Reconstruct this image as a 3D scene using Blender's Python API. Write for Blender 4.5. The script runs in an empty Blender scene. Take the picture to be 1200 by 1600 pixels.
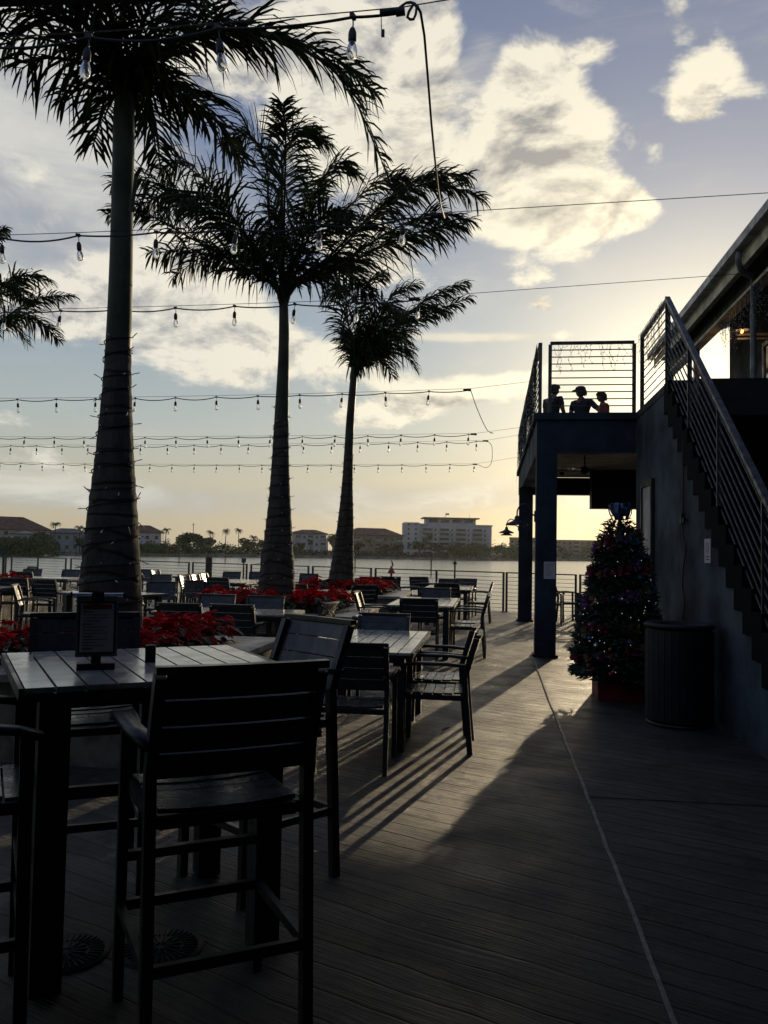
import bpy, math, random
from mathutils import Vector, Matrix
R = math.radians
rnd = random.Random(7)
sc = bpy.context.scene
col = sc.collection

# ---------------------------------------------------------------- camera
cam_d = bpy.data.cameras.new('camera')
cam = bpy.data.objects.new('camera', cam_d)
col.objects.link(cam)
cam_d.sensor_fit = 'VERTICAL'; cam_d.sensor_height = 36.0
cam_d.lens = 36.0 * 1300.0 / 1600.0
cam_d.clip_start = 0.05; cam_d.clip_end = 20000
cam.matrix_world = Matrix.Translation((0, 0, 1.48)) @ (Matrix.Rotation(R(7.5), 4, 'Z') @ Matrix.Rotation(R(90) + math.atan(62 / 1300), 4, 'X') @ Matrix.Rotation(R(1.07), 4, 'Z'))
sc.camera = cam
sc.render.resolution_x = 768; sc.render.resolution_y = 1024
sc.view_settings.view_transform = 'Standard'; sc.view_settings.look = 'None'
sc.view_settings.gamma = 1.0
sc.view_settings.exposure = EXPO = 0.0

SUN_AZ, SUN_EL = 13.5, 9.3            # degrees, azimuth east of +Y

# ---------------------------------------------------------------- node helpers
class NT:
    def __init__(s, tree): s.t = tree; s.n = tree.nodes; s.l = tree.links
    def new(s, kind, **kw):
        n = s.n.new(kind)
        for k, v in kw.items():
            if k.startswith('i_'): n.inputs[k[2:].replace('_', ' ')].default_value = v
            else: setattr(n, k, v)
        return n
    def put(s, sock, val):
        if isinstance(val, bpy.types.NodeSocket): s.l.new(val, sock)
        else: sock.default_value = val
    def m(s, op, a, b=0.0, c=None, clamp=False):
        n = s.n.new('ShaderNodeMath'); n.operation = op; n.use_clamp = clamp
        s.put(n.inputs[0], a); s.put(n.inputs[1], b)
        if c is not None: s.put(n.inputs[2], c)
        return n.outputs[0]
    def mix(s, f, a, b, mode='MIX'):
        n = s.n.new('ShaderNodeMix'); n.data_type = 'RGBA'; n.blend_type = mode; n.clamp_factor = True
        s.put(n.inputs[0], f)
        for sock, v in ((n.inputs[6], a), (n.inputs[7], b)):
            if isinstance(v, (tuple, list)): v = (v[0], v[1], v[2], 1)
            s.put(sock, v)
        return n.outputs[2]
    def ss(s, x, lo, hi, a=0.0, b=1.0):
        n = s.n.new('ShaderNodeMapRange'); n.interpolation_type = 'SMOOTHSTEP'
        s.put(n.inputs[0], x)
        n.inputs[1].default_value = lo; n.inputs[2].default_value = hi
        n.inputs[3].default_value = a; n.inputs[4].default_value = b
        return n.outputs[0]
    def noise(s, vec, scale, detail=4, rough=.5, dist=0.0, typ=None):
        n = s.n.new('ShaderNodeTexNoise')
        if vec is not None: s.l.new(vec, n.inputs['Vector'])
        n.inputs['Scale'].default_value = scale; n.inputs['Detail'].default_value = detail
        n.inputs['Roughness'].default_value = rough; n.inputs['Distortion'].default_value = dist
        return n.outputs[0]
    def xyz(s, x, y, z):
        n = s.n.new('ShaderNodeCombineXYZ')
        for i, v in enumerate((x, y, z)): s.put(n.inputs[i], v)
        return n.outputs[0]
    def map(s, vec, scale=(1, 1, 1), rot=(0, 0, 0), loc=(0, 0, 0)):
        n = s.n.new('ShaderNodeMapping'); s.l.new(vec, n.inputs[0])
        n.inputs['Scale'].default_value = scale; n.inputs['Rotation'].default_value = rot; n.inputs['Location'].default_value = loc
        return n.outputs[0]

# ---------------------------------------------------------------- world sky
W = bpy.data.worlds.new('World'); sc.world = W; W.use_nodes = True
w = NT(W.node_tree); w.n.clear()
wo = w.new('ShaderNodeOutputWorld'); bg = w.new('ShaderNodeBackground'); bg.inputs[1].default_value = 0.1
w.l.new(bg.outputs[0], wo.inputs[0])
sky = w.new('ShaderNodeTexSky', sky_type='NISHITA', sun_disc=False, sun_elevation=R(SUN_EL), sun_rotation=R(SUN_AZ),
            air_density=1.0, dust_density=1.6, ozone_density=1.5, altitude=0)
tc = w.new('ShaderNodeTexCoord'); D = tc.outputs['Generated']
sp = w.new('ShaderNodeSeparateXYZ'); w.l.new(D, sp.inputs[0])
dx, dy, dz = sp.outputs
AZ = w.m('MULTIPLY', w.m('ARCTAN2', dx, dy), 57.29578)
EL = w.m('MULTIPLY', w.m('ARCSINE', dz), 57.29578)
def blob(px, a, b, wt, tilt=0.0):
    u = w.m('SUBTRACT', AZ, px[0]); v = w.m('SUBTRACT', EL, px[1])
    c, s_ = math.cos(R(tilt)), math.sin(R(tilt))
    uu = w.m('MULTIPLY', w.m('ADD', w.m('MULTIPLY', u, c), w.m('MULTIPLY', v, s_)), 1 / a)
    vv = w.m('MULTIPLY', w.m('SUBTRACT', w.m('MULTIPLY', v, c), w.m('MULTIPLY', u, s_)), 1 / b)
    q = w.m('ADD', w.m('MULTIPLY', uu, uu), w.m('MULTIPLY', vv, vv))
    return w.m('MULTIPLY', w.m('EXPONENT', w.m('MULTIPLY', q, -1.0)), wt)
def total(lst):
    t = lst[0]
    for x in lst[1:]: t = w.m('ADD', t, x)
    return t
# cumulus banks: (azimuth, elevation), half widths in degrees, weight, tilt
cum = total([blob(*b) for b in [
    ((2.89, 30.6), 3.0, 2.2, .9, 0), ((4.45, 27.71), 3.4, 2.2, 1.0, 0), ((1.39, 28.08), 2.6, 2.6, .8, 0), ((1.21, 25.17), 2.8, 2.6, .9, 0),
    ((4.47, 25.36), 2.6, 1.6, .8, -20), ((5.14, 22.51), 4.6, 1.5, 1.0, 0), ((7.47, 21.97), 3.6, 1.1, .9, 0), ((1.03, 21.94), 3.0, 1.0, .5, 0), ((8.51, 22.53), 2.0, 1.1, .6, 0), ((2.34, 21.7), 4.0, 1.6, .9, 0),
    ((-5.18, 32.4), 2.9, 6.0, .85, 0), ((-6.21, 28.07), 3.8, 4.0, .7, 0), ((-9.77, 25.99), 5.0, 3.0, .6, 0),
    ((7.19, 31.34), 2.1, 1.1, .85, 0), ((14.53, 29.63), 2.4, 1.7, .8, -30), ((12.76, 27.55), 1.3, 1.2, .95, 0), ((8.89, 29.89), 2.0, 2.0, -.35, 0), ((-1.35, 32.65), 1.6, 3.0, -.3, 0), ((12.77, 21.67), 3.6, 5.0, -.5, 0), ((7.82, 32.95), 3.0, 1.4, -.4, 0), ((11.75, 31.98), 1.2, 2.0, .65, 0), ((14.73, 26.42), 1.8, .9, .5, -20),
    ((10.96, 24.79), .8, 1.2, .5, 0), ((-7.83, 19.83), 6.0, 2.0, .6, 0),
    ((-20.11, 17.59), 5.0, 2.6, .95, -20), ((-19.32, 12.5), 4.2, 2.0, .9, 0), ((-25.49, 16.67), 5.5, 2.8, .9, 15), ((-30.49, 13.74), 5.0, 1.6, .6, 0), ((-23.38, 14.88), 5.0, 2.2, .7, -15),
    ((-5.86, 9.99), 4.0, 1.0, .85, 8), ((0.28, 11.86), 3.4, .9, .8, 6), ((-9.39, 9.06), 2.4, .7, .6, 0), ((2.4, 16.5), 2.4, .6, .6, 0), ((-11.71, 13.51), 3.0, 1.6, .6, 0),
    ((-17.48, 30.17), 6.0, 3.0, .6, 0), ((-12.15, 30.54), 5.0, 4.0, .7, 0), ((-13.58, 33.14), 6.0, 3.0, .5, 0), ((4.14, 14.72), 1.4, .6, .55, 0),
]])
veil = total([blob(*b) for b in [
    ((-30.88, 23.44), 9, 6, 1.0, -15), ((-28.72, 27.64), 9, 6, .8, 0), ((-32.18, 18.48), 8, 3.5, .9, -10), ((-21.1, 21.82), 7, 3, .5, 0), ((-27.96, 18.33), 7, 3, .8, 10),
    ((-3.56, 30.34), 7, 7, .45, 0), ((-0.76, 23.73), 8, 5, .35, 0), ((-14.1, 3.03), 20, 1.6, .75, 0), ((1.24, 4.17), 14, 1.2, .6, 0), ((-0.19, 14.57), 6, .28, .9, 0), ((-9.51, 14.72), 7, .3, .55, 0),
    ((-32.33, 3.23), 14, 1.4, .45, 0)]])
cv = w.map(D, scale=(1, 1, 1.7), loc=(1.7, .3, .9))
cv2 = w.map(D, scale=(1, 1, 1.7), loc=(1.694, .296, .922))
def fbm(v): return w.noise(v, 7.5, 10, .60, .25)
n1, n2 = fbm(cv), fbm(cv2)
d1 = w.m('ADD', cum, w.m('MULTIPLY', w.m('SUBTRACT', n1, .5), 3.0))
cumA = w.ss(d1, .26, .74)
vn = w.noise(w.map(D, scale=(1, 1, 3.2), rot=(0, .25, .2)), 5.0, 8, .6, .6)
veilA = w.m('MULTIPLY', w.ss(w.m('ADD', veil, w.m('MULTIPLY', w.m('SUBTRACT', vn, .5), 2.2)), .15, 1.15), .82)
thin = w.m('MULTIPLY', w.ss(w.noise(w.map(D, scale=(1, 1, 4)), 3.2, 8, .62, .8), .5, .78), .22)
# closeness to the sun
sv = (math.sin(R(SUN_AZ)) * math.cos(R(SUN_EL)), math.cos(R(SUN_AZ)) * math.cos(R(SUN_EL)), math.sin(R(SUN_EL)))
dp = w.new('ShaderNodeVectorMath', operation='DOT_PRODUCT'); w.l.new(D, dp.inputs[0]); dp.inputs[1].default_value = sv
ang = w.m('MULTIPLY', w.m('ARCCOSINE', w.m('MINIMUM', dp.outputs['Value'], .99999)), 57.29578)
near = w.ss(ang, 0, 45, 1, 0)
el01 = w.ss(EL, 0, 34)
# clear sky: physical sky tinted toward the photo's evening colours
grad = w.new('ShaderNodeValToRGB'); w.l.new(w.m('MULTIPLY', EL, 1 / 45.0, clamp=True), grad.inputs[0])
cr = grad.color_ramp; cr.elements[0].position = 0; cr.elements[0].color = SKY0 = (4.9, 4.25, 3.0, 1)
cr.elements[1].position = 1; cr.elements[1].color = (1.0, 1.4, 2.75, 1)
for p, c in ((.09, (5.0, 4.75, 3.7)), (.19, (4.2, 4.7, 4.6)), (.33, (2.9, 3.7, 4.5)), (.55, (1.75, 2.35, 3.75))):
    e = cr.elements.new(p); e.color = (*c, 1)
clear = w.mix(.90, sky.outputs[0], grad.outputs[0])
glow = w.m('MULTIPLY', w.m('EXPONENT', w.m('MULTIPLY', ang, -1 / 6.8)), 13.0)
glow2 = w.m('MULTIPLY', w.m('EXPONENT', w.m('MULTIPLY', ang, -1 / 14.0)), 1.7)
def tint(f, c):
    n = w.new('ShaderNodeVectorMath', operation='SCALE'); n.inputs[0].default_value = c; w.put(n.inputs['Scale'], f); return n.outputs[0]
def addv(a, b):
    n = w.new('ShaderNodeVectorMath', operation='ADD'); w.l.new(a, n.inputs[0]); w.l.new(b, n.inputs[1]); return n.outputs[0]
lit = w.m('ADD', w.m('MULTIPLY', w.m('SUBTRACT', n1, n2), 6.5), w.m('MULTIPLY', w.ss(d1, .9, 2.2), -.55))
patch = w.ss(w.noise(w.map(D, scale=(1, 1, 1.5), loc=(3.1, 1.7, .4)), 7.0, 6, .6, .3), .48, .66)
litc = w.m('ADD', w.m('SUBTRACT', lit, w.m('MULTIPLY', patch, .34)), .98, clamp=True)
cshade = w.mix(near, (2.5, 2.7, 3.2), (3.6, 3.4, 3.1))
cbright = w.mix(near, (8.4, 8.0, 6.9), (9.8, 9.0, 6.9))
ccol = w.mix(litc, cshade, cbright)
vcol = w.mix(w.ss(vn, .35, .68), w.mix(near, (3.9, 4.15, 4.5), (5.0, 4.7, 4.0)), w.mix(near, (7.4, 7.2, 6.5), (7.6, 7.0, 5.6)))
c0 = w.mix(thin, clear, vcol)
c1 = w.mix(veilA, c0, vcol)
c2 = w.mix(w.m('MULTIPLY', cumA, .94), c1, ccol)
c3 = addv(addv(c2, tint(glow, (1.0, .80, .42))), tint(glow2, (1.0, .80, .46)))
w.l.new(c3, bg.inputs[0])

# ---------------------------------------------------------------- sun
sd = bpy.data.lights.new('sun', 'SUN'); sd.energy = 2.5; sd.angle = R(0.5); sd.color = (1.0, .80, .52)
sun = bpy.data.objects.new('sun', sd); col.objects.link(sun)
sun.rotation_euler = Vector(sv).to_track_quat('Z', 'Y').to_euler()
sc.cycles.max_bounces = 6

# ---------------------------------------------------------------- object helpers
class MB:
    def __init__(s): s.v = []; s.f = []; s.sm = []
    def add(s, vs, fs, smooth=False):
        o = len(s.v); s.v += [tuple(p) for p in vs]; s.f += [tuple(i + o for i in q) for q in fs]; s.sm += [smooth] * len(fs)
    def box(s, c, d, M=None):
        x, y, z = d[0] / 2, d[1] / 2, d[2] / 2
        vs = [Vector((a * x, b * y, e * z)) for a in (-1, 1) for b in (-1, 1) for e in (-1, 1)]
        if M is not None: vs = [M @ p for p in vs]
        s.add([p + Vector(c) for p in vs], [(0, 1, 3, 2), (4, 6, 7, 5), (0, 4, 5, 1), (2, 3, 7, 6), (0, 2, 6, 4), (1, 5, 7, 3)])
        return s
    def b2(s, a, b): return s.box([(p + q) / 2 for p, q in zip(a, b)], [abs(q - p) for p, q in zip(a, b)])
    def sweep(s, pts, wd, h, side, smooth=False):
        pts = [Vector(p) for p in pts]; side = Vector(side).normalized(); ring = []
        for i, p in enumerate(pts):
            if i == 0: t = pts[1] - p
            elif i == len(pts) - 1: t = p - pts[i - 1]
            else: t = (p - pts[i - 1]).normalized() + (pts[i + 1] - p).normalized()
            t.normalize(); n = t.cross(side).normalized()
            k = 1.0
            if 0 < i < len(pts) - 1:
                k = 1 / max(.5, t.dot((pts[i + 1] - p).normalized()))
            ring += [p + side * (a * wd / 2) + n * (b * h / 2 * k) for a, b in ((-1, -1), (1, -1), (1, 1), (-1, 1))]
        fs = [(3, 2, 1, 0)]; n = len(pts)
        for i in range(n - 1):
            for j in range(4): fs.append((i * 4 + j, i * 4 + (j + 1) % 4, i * 4 + 4 + (j + 1) % 4, i * 4 + 4 + j))
        fs.append(tuple((n - 1) * 4 + j for j in range(4)))
        s.add(ring, fs, smooth); return s
    def tube(s, pts, r, n=8, cap=True, smooth=True):
        pts = [Vector(p) for p in pts]; N = len(pts); vs = []
        ref = None
        for i, p in enumerate(pts):
            t = (pts[min(i + 1, N - 1)] - pts[max(i - 1, 0)]).normalized()
            if ref is None: ref = t.orthogonal().normalized()
            ref = (ref - t * ref.dot(t)).normalized(); bn = t.cross(ref)
            rr = r[i] if isinstance(r, (list, tuple)) else r
            for k in range(n):
                a = 2 * math.pi * k / n; vs.append(p + (ref * math.cos(a) + bn * math.sin(a)) * rr)
        fs = [(i * n + k, i * n + (k + 1) % n, (i + 1) * n + (k + 1) % n, (i + 1) * n + k) for i in range(N - 1) for k in range(n)]
        s.add(vs, fs, smooth)
        if cap:
            s.add(vs[:n][::-1], [tuple(range(n))]); s.add(vs[-n:], [tuple(range(n))])
        return s
    def lathe(s, prof, c=(0, 0, 0), n=16, M=None, smooth=True):
        vs = []
        for r, z in prof:
            for k in range(n):
                a = 2 * math.pi * k / n; p = Vector((r * math.cos(a), r * math.sin(a), z))
                if M is not None: p = M @ p
                vs.append(p + Vector(c))
        fs = [(i * n + k, i * n + (k + 1) % n, (i + 1) * n + (k + 1) % n, (i + 1) * n + k) for i in range(len(prof) - 1) for k in range(n)]
        s.add(vs, fs, smooth); return s
    def prism(s, poly, axis, a, b):
        """poly: 2d outline, extruded along axis (0=x,1=y,2=z) from a to b"""
        def mk(p, t): 
            q = list(p); q.insert(axis, t); return q
        n = len(poly); vs = [mk(p, a) for p in poly] + [mk(p, b) for p in poly]
        fs = [tuple(range(n))[::-1], tuple(range(n, 2 * n))] + [(i, (i + 1) % n, n + (i + 1) % n, n + i) for i in range(n)]
        s.add(vs, fs); return s
    def build(s, name, mat, parent=None, uv=None):
        me = bpy.data.meshes.new(name); me.from_pydata(s.v, [], s.f)
        if any(s.sm): me.polygons.foreach_set('use_smooth', s.sm)
        me.materials.append(mat); me.update()
        o = bpy.data.objects.new(name, me); col.objects.link(o)
        if parent: o.parent = parent
        return o
def tag(o, label=None, cat=None, group=None, kind=None):
    if label: o['label'] = label
    if cat: o['category'] = cat
    if group: o['group'] = group
    if kind: o['kind'] = kind
    return o
def thing(name, label, cat, loc=(0, 0, 0), rz=0.0, group=None):
    o = bpy.data.objects.new(name, None); col.objects.link(o); o.empty_display_size = .2
    o.location = loc; o.rotation_euler = (0, 0, R(rz)); return tag(o, label, cat, group)
def struct(o, label, cat): return tag(o, label, cat, None, 'structure')
KIDS = {}
def kids(o): return [c for c in bpy.data.objects if c.parent == o]
def dup(src, loc, rz, label, group=None, tree=None):
    r = src.copy(); col.objects.link(r); r.location = loc; r.rotation_euler = (0, 0, R(rz)); r['label'] = label
    if group: r['group'] = group
    if src.name not in KIDS: KIDS[src.name] = [(c, kids(c)) for c in kids(src)]
    for c, gs in KIDS[src.name]:
        k = c.copy(); col.objects.link(k); k.parent = r
        for g in gs:
            q = g.copy(); col.objects.link(q); q.parent = k
    return r
def bez(pts, n):
    """Catmull-Rom through pts, n samples"""
    P = [Vector(p) for p in pts]; P = [P[0] * 2 - P[1]] + P + [P[-1] * 2 - P[-2]]; out = []
    m = len(P) - 3
    for k in range(n):
        u = k / (n - 1) * m; i = min(int(u), m - 1); t = u - i
        a, b, c, d = P[i:i + 4]
        out.append(.5 * ((2 * b) + (c - a) * t + (2 * a - 5 * b + 4 * c - d) * t * t + (3 * b - a - 3 * c + d) * t ** 3))
    return out

# ---------------------------------------------------------------- materials
def mat(name, c, rough=.6, metal=0.0, spec=.5, var=.0, vscale=8.0, bump=0.0, bscale=40.0, c2=None, emit=None, es=0.0, trans=0.0, coat=0.0):
    m = bpy.data.materials.new(name); m.use_nodes = True; t = NT(m.node_tree); b = t.n['Principled BSDF']
    b.inputs['Base Color'].default_value = (*c, 1); b.inputs['Roughness'].default_value = rough
    b.inputs['Metallic'].default_value = metal; b.inputs['Specular IOR Level'].default_value = spec
    if coat: b.inputs['Coat Weight'].default_value = coat
    if trans: b.inputs['Transmission Weight'].default_value = trans
    if emit: b.inputs['Emission Color'].default_value = (*emit, 1); b.inputs['Emission Strength'].default_value = es
    g = t.new('ShaderNodeTexCoord').outputs['Object']
    if var or c2:
        n = t.noise(g, vscale, 6, .6)
        cc = c2 or tuple(x * (1 - var) for x in c)
        mx = t.mix(t.ss(n, .35, .65), tuple(min(1, x * (1 + var)) for x in c), cc)
        t.l.new(mx, b.inputs['Base Color'])
        t.l.new(t.ss(n, .3, .7, max(.05, rough - .1), min(1, rough + .12)), b.inputs['Roughness'])
    if bump:
        bn = t.new('ShaderNodeBump'); bn.inputs['Strength'].default_value = bump; bn.inputs['Distance'].default_value = .01
        t.l.new(t.noise(g, bscale, 6, .6), bn.inputs['Height']); t.l.new(bn.outputs[0], b.inputs['Normal'])
    return m
M = dict(
    metal=mat('charcoal_metal', (.018, .019, .021), .42, 0, .5, .25, 9),
    slat=mat('dark_polywood', (.030, .032, .036), .30, 0, .5, .3, 14, .15, 60),
    top=mat('table_slats', (.38, .37, .335), .15, 0, .6, .25, 10, .08, 70),
    steel=mat('dark_steel', (.035, .036, .038), .4, .6, .5, .3, 12),
    rail=mat('painted_rail', (.05, .052, .055), .45, .3, .5, .3, 12),
    wire=mat('black_cable', (.012, .012, .012), .6),
    blue=mat('navy_stucco', (.020, .031, .046), .8, 0, .3, .35, 1.6, .5, 55),
    bluelt=mat('grey_blue_stucco', (.046, .062, .075), .85, 0, .3, .5, 1.1, .9, 45),
    dark=mat('black_paint', (.008, .009, .010), .6, 0, .4, .2, 5),
    ceil=mat('plaster_ceiling', (.42, .37, .28), .8, 0, .3, .25, 1.5),
    cap=mat('concrete_cap', (.24, .232, .21), .45, 0, .45, .3, 5, .3, 40),
    wall=mat('planter_render', (.15, .135, .11), .75, 0, .3, .35, 5, .4, 40),
    soil=mat('soil', (.02, .015, .01), .95),
    bark=mat('palm_bark', (.06, .052, .042), .85, 0, .25, .35, 7, .8, 24),
    frond=mat('palm_leaf', (.020, .032, .010), .62, 0, .12, .35, 3),
    rachis=mat('palm_rachis', (.055, .062, .025), .5, 0, .4, .3, 5),
    shaft=mat('green_crownshaft', (.028, .036, .018), .55, 0, .25, .3, 3),
    red=mat('poinsettia_bract', (.36, .004, .007), .6, 0, .10, .6, 7, c2=(.20, .002, .004)),
    green=mat('leaf_green', (.03, .055, .018), .55, 0, .4, .4, 9),
    white=mat('white_plastic', (.6, .6, .58), .4),
    paper=mat('paper', (.5, .5, .5), .8),
    fabric=mat('dark_shirt', (.02, .022, .03), .9),
    skin=mat('skin', (.17, .095, .06), .6),
    orange=mat('coral_shirt', (.28, .06, .035), .9),
    hair=mat('dark_hair', (.03, .02, .015), .7),
    redbox=mat('red_wrap', (.20, .006, .015), .5, 0, .5, .3, 4),
    fir=mat('fir_needles', (.018, .04, .018), .6, 0, .4, .4, 12),
    gutter=mat('grey_gutter', (.16, .17, .18), .45, .2, .5, .25, 6),
    soffit=mat('cream_soffit', (.75, .66, .42), .7, 0, .4, .25, 3),
    bulbdark=mat('black_socket', (.012, .012, .012), .5),
)
def thin_leaf(m, f):
    t = NT(m.node_tree); b = t.n['Principled BSDF']; o = t.n['Material Output']; tr = t.new('ShaderNodeBsdfTranslucent'); mx = t.new('ShaderNodeMixShader')
    src = b.inputs['Base Color']; t.l.new(src.links[0].from_socket, tr.inputs[0]) if src.links else setattr(tr.inputs[0], 'default_value', src.default_value)
    mx.inputs[0].default_value = f; t.l.new(b.outputs[0], mx.inputs[1]); t.l.new(tr.outputs[0], mx.inputs[2]); t.l.new(mx.outputs[0], o.inputs[0])
thin_leaf(M['red'], .3); thin_leaf(M['frond'], .22)
g_ = bpy.data.materials.new('bulb_glass'); g_.use_nodes = True; t = NT(g_.node_tree); b = t.n['Principled BSDF']
b.inputs['Base Color'].default_value = (.95, .93, .88, 1); b.inputs['Roughness'].default_value = .06; b.inputs['IOR'].default_value = 1.15
b.inputs['Transmission Weight'].default_value = .92; M['glass'] = g_
M['spark'] = mat('tiny_lamp', (.8, .85, .9), .3, emit=(.85, .93, 1.0), es=.35)
M['glint'] = mat('clear_mini_bulb', (.75, .75, .75), .12, 0, 1.0)
M['lamp'] = mat('warm_filament', (1, .5, .2), .4, emit=(1.0, .33, .06), es=9)

# trunk material: ring scars
def trunk_mat():
    m = M['bark'].copy(); m.name = 'ringed_palm_bark'; t = NT(m.node_tree); b = t.n['Principled BSDF']
    g = t.new('ShaderNodeTexCoord').outputs['Object']; s_ = t.new('ShaderNodeSeparateXYZ'); t.l.new(g, s_.inputs[0])
    z = t.m('ADD', s_.outputs[2], t.m('MULTIPLY', t.noise(g, 1.3, 4), .42))
    fr = t.m('FRACT', t.m('MULTIPLY', z, 6.5)); ring = t.ss(t.m('ABSOLUTE', t.m('SUBTRACT', fr, .5)), .32, .5)
    bl = t.noise(g, 5, 6, .65)
    bl = t.m('ADD', t.m('MULTIPLY', bl, .5), t.m('MULTIPLY', t.noise(t.map(g, scale=(9, 9, .8)), 1.0, 5, .7), .5))
    base = t.mix(t.ss(bl, .38, .62), (.038, .032, .025), (.085, .073, .058))
    base = t.mix(t.m('MULTIPLY', ring, .7), base, (.022, .018, .014)); t.l.new(base, b.inputs['Base Color'])
    h = t.m('ADD', t.m('MULTIPLY', ring, -1.0), t.m('MULTIPLY', t.noise(t.map(g, scale=(1, 1, .25)), 30, 6), .8))
    bn = t.new('ShaderNodeBump'); bn.inputs['Strength'].default_value = .8; bn.inputs['Distance'].default_value = .015
    t.l.new(h, bn.inputs['Height']); t.l.new(bn.outputs[0], b.inputs['Normal']); return m
M['trunk'] = trunk_mat()

# deck: stamped wood plank concrete, planks run parallel to the waterfront
def deck_mat():
    m = bpy.data.materials.new('stamped_deck'); m.use_nodes = True; t = NT(m.node_tree); b = t.n['Principled BSDF']
    g = t.new('ShaderNodeTexCoord').outputs['Object']
    q = t.map(g, rot=(0, 0, R(25.7))); s_ = t.new('ShaderNodeSeparateXYZ'); t.l.new(q, s_.inputs[0])
    u, v = s_.outputs[0], s_.outputs[1]
    wob = t.m('MULTIPLY', t.m('SUBTRACT', t.noise(t.map(q, scale=(.7, 1, 1)), 1.3, 4), .5), .16)
    v2 = t.m('MULTIPLY', t.m('ADD', v, wob), 1 / .145)
    row = t.m('FLOOR', v2); fr = t.m('FRACT', v2)
    wn = t.new('ShaderNodeTexWhiteNoise', noise_dimensions='1D'); t.l.new(row, wn.inputs['W']); rr = wn.outputs['Value']
    groove = t.ss(t.m('ABSOLUTE', t.m('SUBTRACT', fr, .5)), .455, .495)
    ul = t.m('FRACT', t.m('ADD', t.m('MULTIPLY', u, 1 / 2.4), t.m('MULTIPLY', rr, 7.3)))
    butt = t.ss(t.m('ABSOLUTE', t.m('SUBTRACT', ul, .5)), .4965, .4995)
    gr = groove
    gv = t.xyz(t.m('MULTIPLY', u, .55), t.m('ADD', v, wob), t.m('MULTIPLY', rr, 9))
    grain = t.noise(t.map(gv, scale=(1, 14, 1)), 3.0, 7, .68, .9)
    grain2 = t.noise(t.map(gv, scale=(1, 34, 1)), 3.0, 4, .6, .4)
    blot = t.noise(g, .9, 8, .7, .6)
    c = t.mix(t.ss(blot, .35, .68), DECK_A, DECK_B)
    c = t.mix(t.ss(grain, .42, .62), t.mix(.55, c, (.018, .016, .014)), c)
    c = t.mix(t.m('MULTIPLY', t.m('SUBTRACT', rr, .25), .75, clamp=True), c, (.028, .025, .022))
    c = t.mix(1.0, c, t.xyz(*[t.ss(rr, 0, 1, .62, 1.32)] * 3), 'MULTIPLY')
    c = t.mix(gr, c, (.008, .007, .006))
    c = t.mix(t.ss(t.noise(t.map(g, loc=(5, 3, 0)), 2.3, 7, .65, .4), .56, .66), c, (.022, .02, .018))
    spots = t.ss(t.noise(g, 9, 4, .5), .70, .74); c = t.mix(t.m('MULTIPLY', spots, .4), c, (.12, .11, .10))
    t.l.new(c, b.inputs['Base Color'])
    t.l.new(t.ss(t.noise(g, 2.1, 5, .6), .3, .7, .34, .58), b.inputs['Roughness'])
    h = t.m('ADD', t.m('ADD', t.m('MULTIPLY', grain, 1.3), t.m('MULTIPLY', grain2, .6)), t.m('MULTIPLY', gr, -.9))
    bn = t.new('ShaderNodeBump'); bn.inputs['Strength'].default_value = 1.0; bn.inputs['Distance'].default_value = .016
    t.l.new(h, bn.inputs['Height']); t.l.new(bn.outputs[0], b.inputs['Normal']); b.inputs['Specular IOR Level'].default_value = .32
    return m
DECK_A, DECK_B = (.055, .050, .043), (.140, .126, .104)
M['deck'] = deck_mat()

def water_mat():
    m = bpy.data.materials.new('bay_water'); m.use_nodes = True; t = NT(m.node_tree); b = t.n['Principled BSDF']
    b.inputs['Base Color'].default_value = (.020, .027, .028, 1); b.inputs['Roughness'].default_value = .18; b.inputs['IOR'].default_value = 1.45
    g = t.new('ShaderNodeTexCoord').outputs['Object']
    a = t.noise(t.map(g, scale=(1, 2.0, 1), rot=(0, 0, R(20))), .9, 4, .6, .6)
    c = t.noise(t.map(g, scale=(1, 1.6, 1), rot=(0, 0, R(-15))), .16, 4, .55, .5)
    h = t.m('ADD', t.m('MULTIPLY', a, .30), t.m('MULTIPLY', c, .9))
    bn = t.new('ShaderNodeBump'); bn.inputs['Strength'].default_value = 1.0; bn.inputs['Distance'].default_value = .25
    t.l.new(h, bn.inputs['Height']); t.l.new(bn.outputs[0], b.inputs['Normal']); return m
M['water'] = water_mat()

# ================================================================ SETTING
def fence_y(x): return 21.7 - (x - .258) * .4825
DE = .25
g = MB(); g.add([(-45, -8, 0), (14, -8, 0), (14, fence_y(14) + DE, 0), (-45, fence_y(-45) + DE, 0)], [(0, 1, 2, 3)])
g.add([(14, fence_y(14) + DE, 0), (-45, fence_y(-45) + DE, 0), (-45, fence_y(-45) + DE, -3), (14, fence_y(14) + DE, -3)], [(0, 1, 2, 3)])
struct(g.build('deck_floor', M['deck']), 'stamped plank patterned concrete deck of the restaurant terrace', 'deck')
g = MB(); g.add([(-9000, -3000, -2), (9000, -3000, -2), (9000, 12000, -2), (-9000, 12000, -2)], [(0, 1, 2, 3)])
struct(g.build('water', M['water']), 'rippled grey bay water beyond the railing', 'water')

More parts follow.
